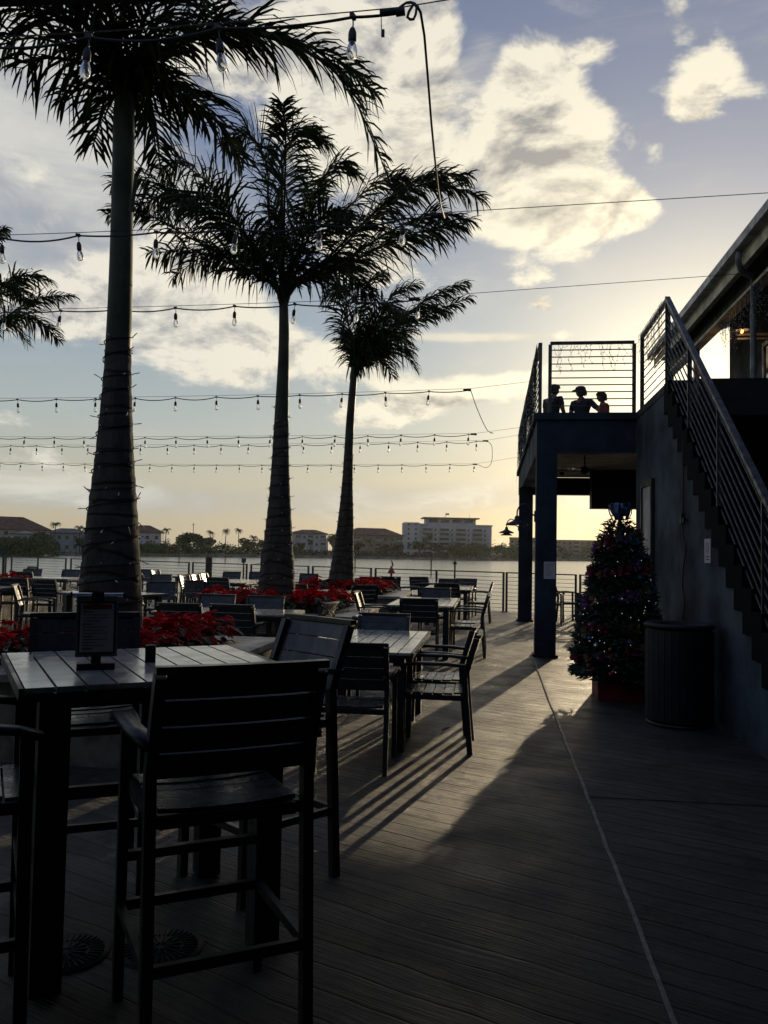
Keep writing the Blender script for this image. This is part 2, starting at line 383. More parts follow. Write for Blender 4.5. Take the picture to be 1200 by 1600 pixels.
# ================================================================ FURNITURE
X_ = (1, 0, 0); Y_ = (0, 1, 0); Z_ = (0, 0, 1)
def make_chair(name, label, cat, sh, ah, bh, w=.52, stool=False):
    r = thing(name, label, cat)
    hw = w / 2 - .02; ao = .022 if stool else .004; lean = .10 + .02 * stool
    zb = bh; back_y0, back_y1 = -.225, -.225 - lean
    for s in (-1, 1):
        MB().sweep([(s * hw, -.27, 0), (s * hw, -.235, sh * .9), (s * hw, back_y0, sh + .12), (s * hw, back_y1 + .015, zb - .012)], .032, .042, X_).build('leg', M['metal'], r)
        MB().sweep([(s * hw, .235, 0), (s * hw, .225, ah - .012)], .032, .038, X_).build('leg', M['metal'], r)
        ya = back_y0 - lean * (ah - sh - .12) / (zb - sh - .12)
        MB().sweep([(s * (hw + .003), ya - .018, ah - .005), (s * (hw + ao + .008), -.1, ah + .012), (s * (hw + ao + .01), .12, ah + .012), (s * (hw + ao + .008), .20, ah + .002), (s * (hw + ao + .004), .265, ah - .02)], .052, .022, X_, True).build('armrest', M['metal'], r)
    f = MB()
    for s in (-1, 1): f.sweep([(s * (hw - .018), -.21, sh - .035), (s * (hw - .018), .205, sh - .035)], .022, .036, X_)
    for y in (-.212, .208): f.sweep([(-(hw - .03), y, sh - .036), (hw - .03, y, sh - .036)], .022, .034, Y_)
    f.build('seat_frame', M['metal'], r)
    n = 6; sd = .46 / n; b = MB()
    for i in range(n):
        y = -.215 + sd * (i + .5); dz = -.012 * math.sin(math.pi * (i + .5) / n) - (.012 if i == n - 1 else 0)
        xs = [-(hw - .028), -(hw - .09), -.07, .07, hw - .09, hw - .028]
        b.sweep([(x, y, sh + .004 + dz - .014 * (1 - (x / hw) ** 2)) for x in xs], sd - .008, .014, Y_, False)
    b.build('seat', M['slat'], r)
    b = MB(); top = zb + .002; bot = sh + (.11 if not stool else .09); n = 4; hh = (top - bot) / n
    ld = Vector((0, back_y1 - back_y0, zb - sh - .12)).normalized()
    for i in range(n):
        zc = bot + hh * (i + .5); yc = back_y0 - lean * (zc - sh - .12) / (zb - sh - .12)
        xs = [-(hw - .016), -.13, 0, .13, hw - .016]
        b.sweep([(x, yc - .016 * (1 - (x / hw) ** 2), zc) for x in xs], hh * 1.04 - .003, .012, ld)
    b.build('backrest', M['slat'], r)
    MB().sweep([(x, back_y1 - .012 * (1 - (x / hw) ** 2), zb + .006) for x in (-hw - .016, -.13, 0, .13, hw + .016)], .036, .022, Y_).build('top_rail', M['metal'], r)
    if stool:
        for z, sides in ((.30, 1), (.44, 0)):
            if sides:
                for s in (-1, 1): MB().sweep([(s * hw, -.242, z), (s * hw, .215, z)], .022, .032, X_).build('stretcher', M['metal'], r)
                for y in (-.255, .232): MB().sweep([(-hw + .017, y, z + .001), (hw - .017, y, z + .001)], .022, .032, Y_).build('stretcher', M['metal'], r)
            else:
                MB().sweep([(-hw + .017, .230, z + .02), (hw - .017, .230, z + .02)], .03, .03, Y_).build('stretcher', M['metal'], r)
    return r
dproto = make_chair('dining_chair', '', 'chair', .44, .645, .86)
sproto = make_chair('bar_stool', '', 'bar stool', .73, .93, 1.14, .51, True)
used = {'d': False, 's': False}
def put(kind, x, y, rz, label, group, z=0):
    p = dproto if kind == 'd' else sproto
    if not used[kind]:
        used[kind] = True; p.location = (x, y, z); p.rotation_euler = (0, 0, R(rz)); p['label'] = label; p['group'] = group; return p
    return dup(p, (x, y, z), rz, label, group)
GS = 'bar stools around the high table'
for x, y, rz, l in [
    (-.88, 2.60, 33, 'dark slatted bar stool in the foreground seen from behind, closest to the camera'),
    (-1.05, 3.74, 142, 'dark bar stool at the far right corner of the high table'),
    (-1.80, 3.56, 209, 'dark bar stool across the high table, directly behind the menu holder'),
    (-1.695, 2.44, -57, 'dark bar stool cut off by the left edge of the photo beside the high table'),
]: put('s', x, y, rz, l, GS)
GD = 'dark slatted dining armchairs on the terrace'
A1 = 'long dining table nearest the high table'
A2 = 'second long dining table toward the water'
A3 = 'farthest long dining table by the railing'
for x, y, rz, l in [
    (-.93, 5.80, 0, 'dark armchair with its back turned at the near end of the nearest long table'),
    (-.42, 6.47, 90, 'nearest of the two side-on armchairs right of the nearest long table'),
    (-.46, 7.12, 88, 'farther of the two side-on armchairs right of the nearest long table'),
    (-1.05, 7.83, 180, 'armchair tucked in at the far end of the nearest long table'),
    (-.97, 11.28, 2, 'armchair seen from behind at the near end of the middle long table'),
    (-.37, 12.20, 90, 'nearest side-on armchair right of the middle long table'),
    (-.37, 12.85, 90, 'farther side-on armchair right of the middle long table'),
    (-.96, 14.05, 180, 'armchair facing the camera at the far end of the middle long table'),
    (-1.72, 12.5, -90, 'armchair on the left side of the middle long table'),
    (-.90, 16.95, 0, 'armchair seen from behind at the near end of the farthest long table'),
    (-.31, 18.17, 88, 'lone side-on armchair right of the farthest long table before the railing'),
    (-1.00, 19.25, 180, 'left of two armchairs at the far end of the farthest long table'),
    (-.66, 19.75, 172, 'right of two armchairs at the far end of the farthest long table'),
    (-1.92, 19.45, -80, 'left armchair of the pair at the dark square table by the railing'),
    (-1.66, 20.35, -150, 'right armchair of the pair at the dark square table by the railing'),
    (-3.42, 9.12, 2, 'left armchair with its back to the camera behind the red flowers at the mid table'),
    (-2.80, 9.14, -3, 'right armchair with its back to the camera behind the red flowers at the mid table'),
    (-3.62, 10.38, 180, 'left armchair on the far side of the table behind the nearest palm planter'),
    (-2.95, 10.32, 178, 'right armchair on the far side of the table behind the nearest palm planter'),
    (-2.20, 9.72, 82, 'armchair at the right end of the table behind the nearest palm planter'),
    (-2.42, 15.10, 30, 'armchair with open slats turned aside between the two rear palm planters'),
    (-3.55, 14.85, 5, 'low armchair back left of the small table between the two rear palms'),
    (-2.95, 20.15, 5, 'left armchair behind the rearmost palm planter near the railing'),
    (-2.60, 20.55, 25, 'right armchair behind the rearmost palm planter near the railing'),
    (-4.75, 21.0, 178, 'armchair back showing between the two rear palm trunks by the railing'),
    (-6.72, 18.35, -96, 'nearest of three sunlit armchairs left of the second palm'),
    (-6.72, 19.10, -92, 'middle of three sunlit armchairs left of the second palm'),
    (-6.74, 19.80, -88, 'farthest of three sunlit armchairs left of the second palm'),
    (-5.30, 15.0, -120, 'dark armchair tilted toward the planter left of the second palm'),
    (-5.72, 17.35, -8, 'dark armchair seen from behind in front of the three sunlit chairs'),
    (-6.90, 21.2, 176, 'left armchair at the far end of the sunlit group by the railing'),
    (-6.20, 21.4, 182, 'right armchair at the far end of the sunlit group by the railing'),
    (-5.35, 20.3, 120, 'armchair half hidden left behind the second palm trunk'),
    (-8.90, 21.9, -95, 'side-on armchair with its armrest out, right of the big palm trunk by the railing'),
    (-9.55, 21.6, 180, 'armchair back just right of the big palm trunk by the railing'),
    (-7.44, 17.75, 178, 'pale grey armchair back right of the big palm trunk'),
    (-5.35, 11.55, 10, 'armchair with sunlit armrest beside the rotated table'),
    (-5.75, 13.95, -160, 'armchair on the far side of the rotated table'),
    (-10.60, 18.0, 3, 'armchair seen from behind at the far left sunlit table'),
    (-11.60, 19.6, 182, 'left armchair beyond the far left sunlit table'),
    (-10.75, 19.9, 176, 'right armchair beyond the far left sunlit table'),
    (-13.1, 21.9, 150, 'armchair among the red flowers at the far left by the railing'),
    (-8.72, 14.55, 8, 'left of the pair of tall dark chair backs left of the big palm trunk'),
    (-7.95, 14.35, -6, 'right of the pair of tall dark chair backs left of the big palm trunk'),
    (-6.95, 12.05, -68, 'sunlit armchair in front of the pair of tall dark chair backs'),
    (-9.6, 12.7, -10, 'armchair at the left frame edge behind the red flowers'),
    (1.28, 18.55, -100, 'left armchair under the balcony behind the near column'),
    (1.62, 19.05, -80, 'middle armchair under the balcony behind the near column'),
    (2.10, 18.60, 95, 'right armchair under the balcony beside the decorated tree'),
]: put('d', x, y, rz, l, GD)

def table(name, label, x, y, rz, w, d, h, ns, group, slat_axis='y', tm='top', leg=.085, under=.10):
    """slats run along local y; frame rail at both ends"""
    r = thing(name, label, 'table', (x, y, 0), rz, group)
    b = MB(); ft = .034; sw = (w - .03) / ns
    for i in range(ns):
        xc = -w / 2 + .015 + sw * (i + .5)
        b.sweep([(xc, -d / 2, h - .009), (xc, d / 2, h - .009)], sw - .009, .018, X_)
    b.build('tabletop', M[tm], r)
    b = MB()
    for s in (-1, 1):
        b.sweep([(s * (w / 2 - .007), -d / 2, h - .020), (s * (w / 2 - .007), d / 2, h - .020)], .014, .040, X_)
        b.sweep([(-w / 2 + .016, s * (d / 2 - .012), h - .034), (w / 2 - .016, s * (d / 2 - .012), h - .034)], .02, .026, Y_)
        b.sweep([(-w / 2 + .12, s * (d / 2 - .11), h - .06), (w / 2 - .12, s * (d / 2 - .11), h - .06)], .03, .06, Y_)
        b.sweep([(s * (w / 2 - .12), -d / 2 + .13, h - .061), (s * (w / 2 - .12), d / 2 - .13, h - .061)], .03, .058, X_)
    b.build('apron', M['metal'], r)
    for sx in (-1, 1):
        for sy in (-1, 1):
            b = MB(); cx, cy = sx * (w / 2 - .07 - leg / 2), sy * (d / 2 - .06 - leg / 2)
            b.b2((cx - leg / 2, cy - leg / 2, .006), (cx + leg / 2, cy + leg / 2, h - .0305)); b.b2((cx - leg / 2 + .01, cy - leg / 2 + .01, 0), (cx + leg / 2 - .01, cy + leg / 2 - .01, .0055))
            b.build('leg', M['metal'], r)
    return r
table('bar_table', 'high square bar table with grey slatted top in the foreground left', -1.37, 3.20, 35, 1.0, .98, 1.02, 10, None, leg=.10)
GT = 'slatted dining tables on the terrace'
table('dining_table', 'long slatted dining table nearest the high bar table, its top catching the sky', -1.03, 6.98, 0, .92, 1.72, .74, 9, GT)
table('dining_table', 'middle long slatted table right of the planters, in the right hand row', -1.0, 12.7, 0, .95, 2.2, .74, 9, GT)
table('dining_table', 'farthest long slatted table of the right hand row, by the railing', -.93, 18.1, 0, 1.0, 2.2, .74, 9, GT)
table('square_table', 'small square table past the far end of the nearest long table', -1.28, 9.66, 0, .60, .5, .74, 6, GT)
table('dining_table', 'table between the nearest and second palm planters with a sunlit right edge', -3.12, 9.70, 0, 1.64, .88, .74, 14, GT)
table('square_table', 'small pale table between the second and rearmost palm planters', -2.98, 15.35, -4, .72, .62, .74, 7, GT)
table('dining_table', 'long table beside the three sunlit armchairs', -5.85, 18.75, 0, .98, 2.0, .74, 9, GT)
table('square_table', 'dark square table behind the three sunlit armchairs, by the railing', -7.95, 21.3, 0, .75, .75, .74, 8, GT)
table('dining_table', 'table set at an angle just right of the big palm trunk', -6.05, 12.75, -24, 1.5, .95, .74, 12, GT)
table('dining_table', 'far left sunlit table seen left of the big palm trunk', -10.3, 18.15, -4, 1.8, .95, .74, 14, GT)
table('dining_table', 'table cut off by the left frame edge beyond the flowers', -9.15, 13.55, 0, 1.8, .9, .74, 14, GT)
table('square_table', 'dark square table by the railing right of the rearmost planter', -1.38, 20.75, 0, .75, .75, .74, 8, GT)

# menu holder on the bar table
r = thing('menu_holder', 'clipboard menu stand with a red header on the high table', 'menu holder', (-1.475, 2.985, 1.02), 27)
b = MB(); b.box((0, 0, .012), (.135, .07, .024)).box((0, 0, .037), (.035, .03, .026)); b.build('base', M['dark'], r)
tl = Matrix.Rotation(R(-8), 3, 'X')
def tb(c, d): return (tl @ Vector(c) + Vector((0, 0, .045)), d, tl)
b = MB(); b.box(*tb((0, 0, .112), (.150, .008, .224))); bo = b.build('board', M['gutter'], r)
b = MB(); b.box(*tb((0, -.0055, .108), (.134, .003, .196))); b.build('frame', M['dark'], r)
b = MB(); b.box(*tb((0, -.0085, .108), (.120, .003, .182))); pp = b.build('menu_sheet', mat('menu_paper', (.34, .34, .34), .5, 0, .5, .1, 20), r)
b = MB(); b.box(*tb((0, -.0108, .186), (.104, .0014, .018))); b.build('header', M['redbox'], r)
b = MB(); rr = random.Random(3)
for i in range(13):
    L = rr.choice([.045, .06, .085, .075, .09]); z = .168 - i * .0115
    if i % 4 == 0: L = .034
    b.box(*tb((-.050 + L / 2, -.0106, z), (L, .0012, .0022 if i % 4 else .0036)))
b.build('printed_lines', M['dark'], r)
b = MB(); p0 = tl @ Vector((-.092, -.006, .232)) + Vector((0, 0, .045)); p1 = tl @ Vector((.092, -.006, .232)) + Vector((0, 0, .045))
b.tube([p0, p1], .0085, 10); b.build('clip_bar', mat('chrome', (.5, .55, .62), .2, 1.0), r)
b = MB(); b.box(*tb((0, -.008, .222), (.044, .03, .034))); b.build('clip', M['dark'], r)
for s in (-1, 1):
    p = tl @ Vector((s * .095, -.006, .232)) + Vector((0, 0, .045)); MB().tube([p - Vector((.004, 0, 0)), p + Vector((.004, 0, 0))], .0125, 12).build('end_cap', M['dark'], r)
b = MB(); b.box((0, 0, .032), (.040, .040, .064)).box((0, 0, .066), (.034, .034, .004)); o = b.build('sauce_caddy', M['dark']); o.location = (-1.36, 3.22, 1.02); o.rotation_euler = (0, 0, R(20))
tag(o, 'small black square container on the high table right of the menu stand', 'container')

# round cast drain plates in the floor, radial slots
def drain(x, y, rad, label):
    r = thing('drain_cover', label, 'drain cover', (x, y, 0), 0, 'round slotted plates set in the deck')
    MB().lathe([(0, .0075), (rad * .98, .0075), (rad, .004), (rad, 0)], n=40).build('plate', M['dark'], r)
    b = MB()
    for ring, (r0, r1, n) in enumerate(((.02, .075, 14), (.085, rad - .02, 36))):
        for k in range(n):
            a = 2 * math.pi * (k + .5 * ring) / n; d = Vector((math.cos(a), math.sin(a), 0))
            b.sweep([d * r0 + Vector((0, 0, .0105)), d * r1 + Vector((0, 0, .0105))], .0055, .005, d.cross(Vector(Z_)))
    b.build('ribs', M['dark'], r)
drain(-1.20, 3.02, .155, 'round ribbed metal plate in the deck behind the front stool, right one')
drain(-1.52, 2.92, .155, 'round ribbed metal plate in the deck under the high table, left one')
tag(MB().tube([(-.40, 6.98, .012), (-.36, 7.05, .02), (-.345, 7.12, .014)], [.006, .009, .004], 6).build('fallen_leaf', M['paper']), 'small pale fallen leaf on the deck right of the nearest armchair', 'leaf')

# floor joint cover running from the near column to the camera
pts = []
y = 12.3
rj = random.Random(5)
while y > -1.5:
    pts.append((.59 + rj.uniform(-.004, .004), y, .004)); y -= .22
b = MB(); b.sweep(pts, .019, .010, X_); o = b.build('expansion_joint', mat('joint_sealant', (.10, .097, .085), .38, 0, .5, .3, 12, .4, 60)); struct(o, 'raised pale sealant strip running down the deck to the near column', 'floor joint')
b = MB(); b.sweep([(.61, 5.3, .0035), (2.0, 5.32, .0035)], .006, .003, Y_)
struct(b.build('control_joint', M['dark']), 'thin dark cross joint in the shaded deck beside the stair wall', 'floor joint')

# ================================================================ PLANTERS + POINSETTIAS
def planter(x, y, hx, hy, z, label):
    r = thing('planter', label, 'planter', (x, y, 0), 0, 'square palm planters')
    th = .11; b = MB()
    b.b2((-hx + .06, -hy + .06, 0), (hx - .06, -hy + .06 + th, z - .052)); b.b2((-hx + .06, hy - .06 - th, 0), (hx - .06, hy - .06, z - .052))
    b.b2((-hx + .0605, -hy + .06 + th, 0), (-hx + .06 + th, hy - .06 - th, z - .052)); b.b2((hx - .06 - th, -hy + .06 + th, 0), (hx - .0605, hy - .06 - th, z - .052))
    b.build('wall', M['wall'], r)
    cw = .42; b = MB()
    for a, c in (((-hx, -hy), (hx, -hy + cw)), ((-hx, hy - cw), (hx, hy)), ((-hx, -hy + cw), (-hx + cw, hy - cw)), ((hx - cw, -hy + cw), (hx, hy - cw))):
        b.b2((a[0] + .001, a[1] + .001, z - .05), (c[0] - .001, c[1] - .001, z))
    b.build('cap', M['cap'], r)
    MB().b2((-hx + .18, -hy + .18, .1), (hx - .18, hy - .18, z - .08)).build('soil', M['soil'], r)
PL = [(-3.13, 6.75, 1.06, 1.45, .60, 'pale capped planter at the foot of the nearest, thickest palm', 'red poinsettia in the planter of the nearest, thickest palm'),
      (-3.15, 12.45, 1.33, 1.45, .60, 'pale capped planter at the foot of the middle palm', 'red poinsettia in the planter of the middle palm'),
      (-3.15, 17.75, 1.35, 1.40, .60, 'pale capped planter at the foot of the rearmost palm', 'red poinsettia in the planter of the rearmost palm'),
      (-10.4, 15.4, 1.35, 1.25, .60, 'pale capped planter at the left frame edge under the cropped palm', 'red poinsettia in the planter at the left frame edge')]
for p in PL: planter(*p[:6])
def poinsettia(seed):
    q = random.Random(seed); r = thing('poinsettia', '', 'poinsettia'); b = MB(); g = MB()
    def leaf(mb, c, d, up, L, Wd, droop):
        d = d.normalized(); s = d.cross(up).normalized(); n = s.cross(d).normalized()
        p = [c, c + d * L * .4 + n * L * .06 + Vector((0, 0, -droop * L * .1)), c + d * L * .8 - Vector((0, 0, droop * L * .35)), c + d * L - Vector((0, 0, droop * L * .6))]
        w1, w2 = Wd, Wd * .62
        mb.add([p[0], p[1] - s * w1 + n * .006, p[1], p[1] + s * w1 + n * .006, p[2] - s * w2 + n * .004, p[2], p[2] + s * w2 + n * .004, p[3]],
               [(0, 2, 1), (0, 3, 2), (1, 2, 5, 4), (2, 3, 6, 5), (4, 5, 7), (5, 6, 7)], False)
    for i in range(15):
        a = q.uniform(0, 6.28); rad = .25 * math.sqrt(q.random()); c = Vector((rad * math.cos(a), rad * math.sin(a), .29 - rad * .45 + q.uniform(-.05, .06)))
        ax = Vector((c.x * 1.6 + q.uniform(-.3, .3), c.y * 1.6 + q.uniform(-.3, .3), 1)).normalized(); t1 = ax.orthogonal().normalized(); t2 = ax.cross(t1)
        n = q.randint(9, 12)
        for k in range(n):
            a2 = 6.283 * k / n + q.uniform(-.2, .2); inner = k % 2
            leaf(b, c + ax * .008 * inner, t1 * math.cos(a2) + t2 * math.sin(a2) + ax * q.uniform(.0, .45), ax, q.uniform(.065, .095) * (.75 if inner else 1.1), q.uniform(.018, .028), q.uniform(.2, .9))
    for i in range(60):
        a = q.uniform(0, 6.28); rad = q.uniform(.03, .24); z = q.uniform(.04, .25)
        leaf(g, Vector((rad * math.cos(a), rad * math.sin(a), z)), Vector((math.cos(a), math.sin(a), q.uniform(-.3, .3))), Vector(Z_), q.uniform(.08, .13), .03, q.uniform(.3, 1))
    for i in range(5):
        a = 6.283 * i / 5; g.tube([(0, 0, -.02), (.06 * math.cos(a), .06 * math.sin(a), .12), (.13 * math.cos(a), .13 * math.sin(a), .22)], .006, 5)
    b.build('bracts', M['red'], r); g.build('leaves', M['green'], r); return r
protos = [poinsettia(s) for s in (1, 2, 3)]
pf = [False] * 3
for pi, p in enumerate(PL):
    q = random.Random(pi + 40); hx, hy = p[2] - .42, p[3] - .42; nx, ny = 5, 5
    for i in range(nx):
        for j in range(ny):
            x = -hx + (i + .5) * 2 * hx / nx + q.uniform(-.07, .07); y = -hy + (j + .5) * 2 * hy / ny + q.uniform(-.07, .07)
            if math.hypot(x, y) < .40: continue
            if pi == 3 and i < 2: continue
            k = q.randrange(3); loc = (p[0] + x, p[1] + y, .52 + q.uniform(-.02, .03)); gname = 'poinsettias: ' + p[5].split(' at ')[1] if False else 'poinsettias planted ' + p[6].split('poinsettia ')[1]
            rz = q.uniform(0, 360)
            if not pf[k]:
                pf[k] = True; o = protos[k]; o.location = loc; o.rotation_euler = (0, 0, R(rz)); o['label'] = p[6]; o['group'] = gname
            else: o = dup(protos[k], loc, rz, p[6], gname)
            s = q.uniform(.95, 1.2); o.scale = (s, s, s)

# ================================================================ WATERFRONT RAILING
def fx(x): return Vector((x, fence_y(x), 0))
secs = [(14.0, 9.2, 'far right end'), (9.1, 5.3, 'under the balcony, right end'), (5.2, 2.12, 'behind the decorated tree'), (2.02, .36, 'right of the balcony columns'), (.28, -3.29, 'right of the channel marker bird'),
        (-3.43, -5.32, 'behind the rearmost palm'), (-5.47, -7.53, 'between the middle and rearmost palms'), (-7.70, -9.85, 'left of the middle palm'), (-10.02, -12.6, 'right of the big palm'),
        (-12.72, -15.62, 'behind the big palm trunk'), (-15.90, -19.0, 'left of the big palm trunk'), (-19.35, -22.5, 'at the left frame edge')]
FD = Vector((1, -.4825, 0)).normalized()
for a, c, l in secs:
    r = thing('railing_panel', 'dark cable railing panel along the water, ' + l, 'railing', fx(c), 0, 'waterfront railing panels')
    L = (fx(a) - fx(c)).length
    def at(s, z): return FD * s + Vector((0, 0, z))
    nrm = Vector((-FD.y, FD.x, 0))
    ps = [0.0, L] if L < 3.2 else [0.0, L / 2, L]
    for s in ps:
        b = MB(); b.sweep([at(s, 0.008), at(s, .985)], .045, .045, FD); b.box(at(s, .005), (.11, .11, .01)); b.build('post', M['steel'], r)
    MB().sweep([at(-.022, 1.0), at(L + .022, 1.0)], .05, .03, nrm).build('top_rail', M['steel'], r)
    for k in range(9):
        MB().tube([at(0, .10 + k * .098), at(L, .10 + k * .098)], .0055, 5).build('cable', M['steel'], r)
for x, l in ((-9.93, 'dark timber piling standing behind the railing left of the middle palm'),):
    b = MB(); p = fx(x) + Vector((.35, .75, -2.6)); b.lathe([(.0, 0), (.12, 0), (.115, 3.75), (.09, 3.8), (0, 3.8)], n=12); o = b.build('piling', M['bark']); o.location = p; tag(o, l, 'piling')

# ================================================================ PALMS
CR, CF = Vector((math.cos(R(7.5)), math.sin(R(7.5)), 0)), Vector((-math.sin(R(7.5)), math.cos(R(7.5)), 0))
def frond_mesh(pts, L, rg, w=.032, stiff=.5, dens=.027, bare=.10):
    n = 60; P = bez(pts, n); ln = sum((P[i + 1] - P[i]).length for i in range(n - 1))
    b = MB(); b.tube([P[i] for i in range(0, n, 4)] + [P[-1]], [.026 * (1 - i / n) + .004 for i in range(0, n, 4)] + [.003], 5)
    k = int(ln / dens); lv = MB()
    curl = rg.uniform(-.5, .5)
    for j in range(k):
        u = bare + (1 - bare) * (j + rg.random() * .6) / k
        f = u * (n - 1); i = min(int(f), n - 2); p = P[i].lerp(P[i + 1], f - i)
        t = (P[min(i + 2, n - 1)] - P[max(i - 1, 0)]).normalized()
        s = t.cross(Vector(Z_)); s = s.normalized() if s.length > .05 else t.orthogonal().normalized()
        up = s.cross(t).normalized()
        u0 = (u - bare) / (1 - bare); prof = ((.12 + math.sin(math.pi * min(1, u0 * 1.04)) * .88) ** .7) if u < .5 else (1 - .62 * ((u - .5) / .5) ** 1.6)
        for sg in (-1, 1):
            if rg.random() < .06: continue
            LL = L * prof * rg.uniform(.72, 1.08)
            d = (t * rg.uniform(.55, .95) + s * sg * rg.uniform(.55, .95) + up * rg.uniform(-.5, .6) + CR * .22 + Vector((curl * .2, 0, 0))).normalized()
            q = [p]; dd = d if rg.random() > .07 else (d * .35 + Vector((0, 0, -.9))).normalized()
            for m_, fr in enumerate((.38, .36, .26)):
                q.append(q[-1] + dd * LL * fr); dd = (dd + Vector((rg.uniform(-.1, .1), rg.uniform(-.1, .1), -rg.uniform(.25, .62) * (1.6 - stiff)))).normalized()
            wd = dd.cross(up); wd = (wd.normalized() if wd.length > .05 else s)
            wd = (wd + Vector((rg.uniform(-.5, .5), rg.uniform(-.5, .5), rg.uniform(-.5, .5)))).normalized()
            ww = w * rg.uniform(.75, 1.1) * .5
            lv.add([q[0] - wd * ww * .5, q[0] + wd * ww * .5, q[1] - wd * ww, q[1] + wd * ww, q[2] - wd * ww * .75, q[2] + wd * ww * .75, q[3]], [(0, 1, 3, 2), (2, 3, 5, 4), (4, 5, 6)])
    return b, lv
def palm(label, trunk, sc_, base, crown, fronds, shaftfrom, seed, L, w, rise=0):
    """trunk: world points (centre, radius) from ground up; fronds: offsets (right, up, away) in units of sc_ metres"""
    r = thing('palm_tree', label, 'palm tree', base, 0, 'feather palms rising from the planters')
    B0 = Vector(base); rg = random.Random(seed)
    def grow(pr):
        pts = bez([Vector(p) - B0 for p, _ in pr], 44); rr = [x[0] for x in bez([(q[1], 0, 0) for q in pr], 44)]; return pts, rr
    pts, rr = grow(trunk); k = shaftfrom
    zz = [p.z for p in pts]; cut = min(range(44), key=lambda i: abs(zz[i] - k))
    tr = MB(); P, Q = [], []
    for i in range(cut):
        for s_ in range(4):
            f = s_ / 4; p = pts[i].lerp(pts[i + 1], f); P.append(p); Q.append((rr[i] * (1 - f) + rr[i + 1] * f) * (1 + .014 * math.sin(p.z * 6.5 * 6.283 + 2.5 * math.sin(p.z * 2.1 + seed)) + rg.uniform(-.012, .012)))
    P.append(pts[cut] + Vector((0, 0, .02))); Q.append(rr[cut] * 1.0); tr.tube(P, Q, 20); tr.build('trunk', M['trunk'], r)
    MB().tube(pts[cut:], [a * 1.01 for a in rr[cut:]], 16).build('crownshaft', M['shaft'], r)
    c0 = Vector(crown) - B0
    for fi, fr in enumerate(fronds):
        P = [c0 + (CR * a + Vector((0, 0, b)) + CF * c) * sc_ for a, b, c in [(q + (0, 0, 0))[:3] for q in fr]]
        if rise: P.insert(1, P[0].lerp(P[1], .22) + Vector((0, 0, rise * sc_)))
        P[0] -= Vector((0, 0, rg.uniform(.0, .12)))
        rc, lv = frond_mesh(P, L * rg.uniform(.9, 1.2), rg, w, .55, .0245, .24 if rise > 20 else .12)
        o = len(rc.v); rc.v += lv.v; rc.f += [tuple(i + o for i in q) for q in lv.f]; rc.sm += lv.sm
        rc.build('frond', M['frond'], r)
    return r, pts, rr
def wrap_lights(label, base, pts, rr, z0, z1, pitch, seed, every=.16):
    rg = random.Random(seed); r = thing('trunk_lights', label, 'string lights', base, 0, 'mini light strings wound round the palm trunks')
    P = []; bulbs = []; z = z0; a = rg.uniform(0, 6); acc = 0; prev = None
    def at(z):
        for i in range(len(pts) - 1):
            if pts[i].z <= z <= pts[i + 1].z:
                f = (z - pts[i].z) / (pts[i + 1].z - pts[i].z); return pts[i].lerp(pts[i + 1], f), rr[i] * (1 - f) + rr[i + 1] * f
        return pts[-1], rr[-1]
    while z < z1:
        c, ra = at(z); d = Vector((math.cos(a), math.sin(a), 0)); p = Vector((c.x, c.y, z)) + d * (ra + .012)
        P.append(p)
        if prev is not None:
            acc += (p - prev).length
            if acc > every: acc = 0; bulbs.append((p, d, a))
        prev = p; a += .42; z += pitch * .42 / 6.283 * (1 + .5 * math.sin(a * .5 + seed))
    MB().tube(P, .005, 4).build('wire', M['wire'], r)
    rg.shuffle(bulbs); b = MB(); g = MB()
    for i, (p, d, a) in enumerate(bulbs):
        dd = (d + Vector((rg.uniform(-.8, .8), rg.uniform(-.8, .8), rg.uniform(-.7, .9)))).normalized(); e = p + dd * rg.uniform(.025, .05)
        b.tube([p, e], .004, 4)
        if i < 90:
            q = MB(); q.tube([e, e + dd * .026], [.005, .0035], 5); q.build('mini_bulb', M['glint'], r)
        else: g.tube([e, e + dd * .026], [.005, .0035], 5)
    b.build('bulb_holders', M['wire'], r)
    if g.v: tag(g.build('mini_bulbs', M['glint'], r), kind='stuff')
T1 = [((-3.1, 6.5, 0.51), .30), ((-3.1, 6.5, 0.79), .265), ((-3.11, 6.5, 1.24), .240), ((-3.11, 6.5, 1.76), .198), ((-3.11, 6.5, 2.29), .150), ((-3.11, 6.5, 2.96), .110), ((-3.11, 6.5, 3.64), .096), ((-3.12, 6.5, 4.45), .088), ((-3.13, 6.5, 5.06), .086), ((-3.15, 6.5, 5.48), .05)]
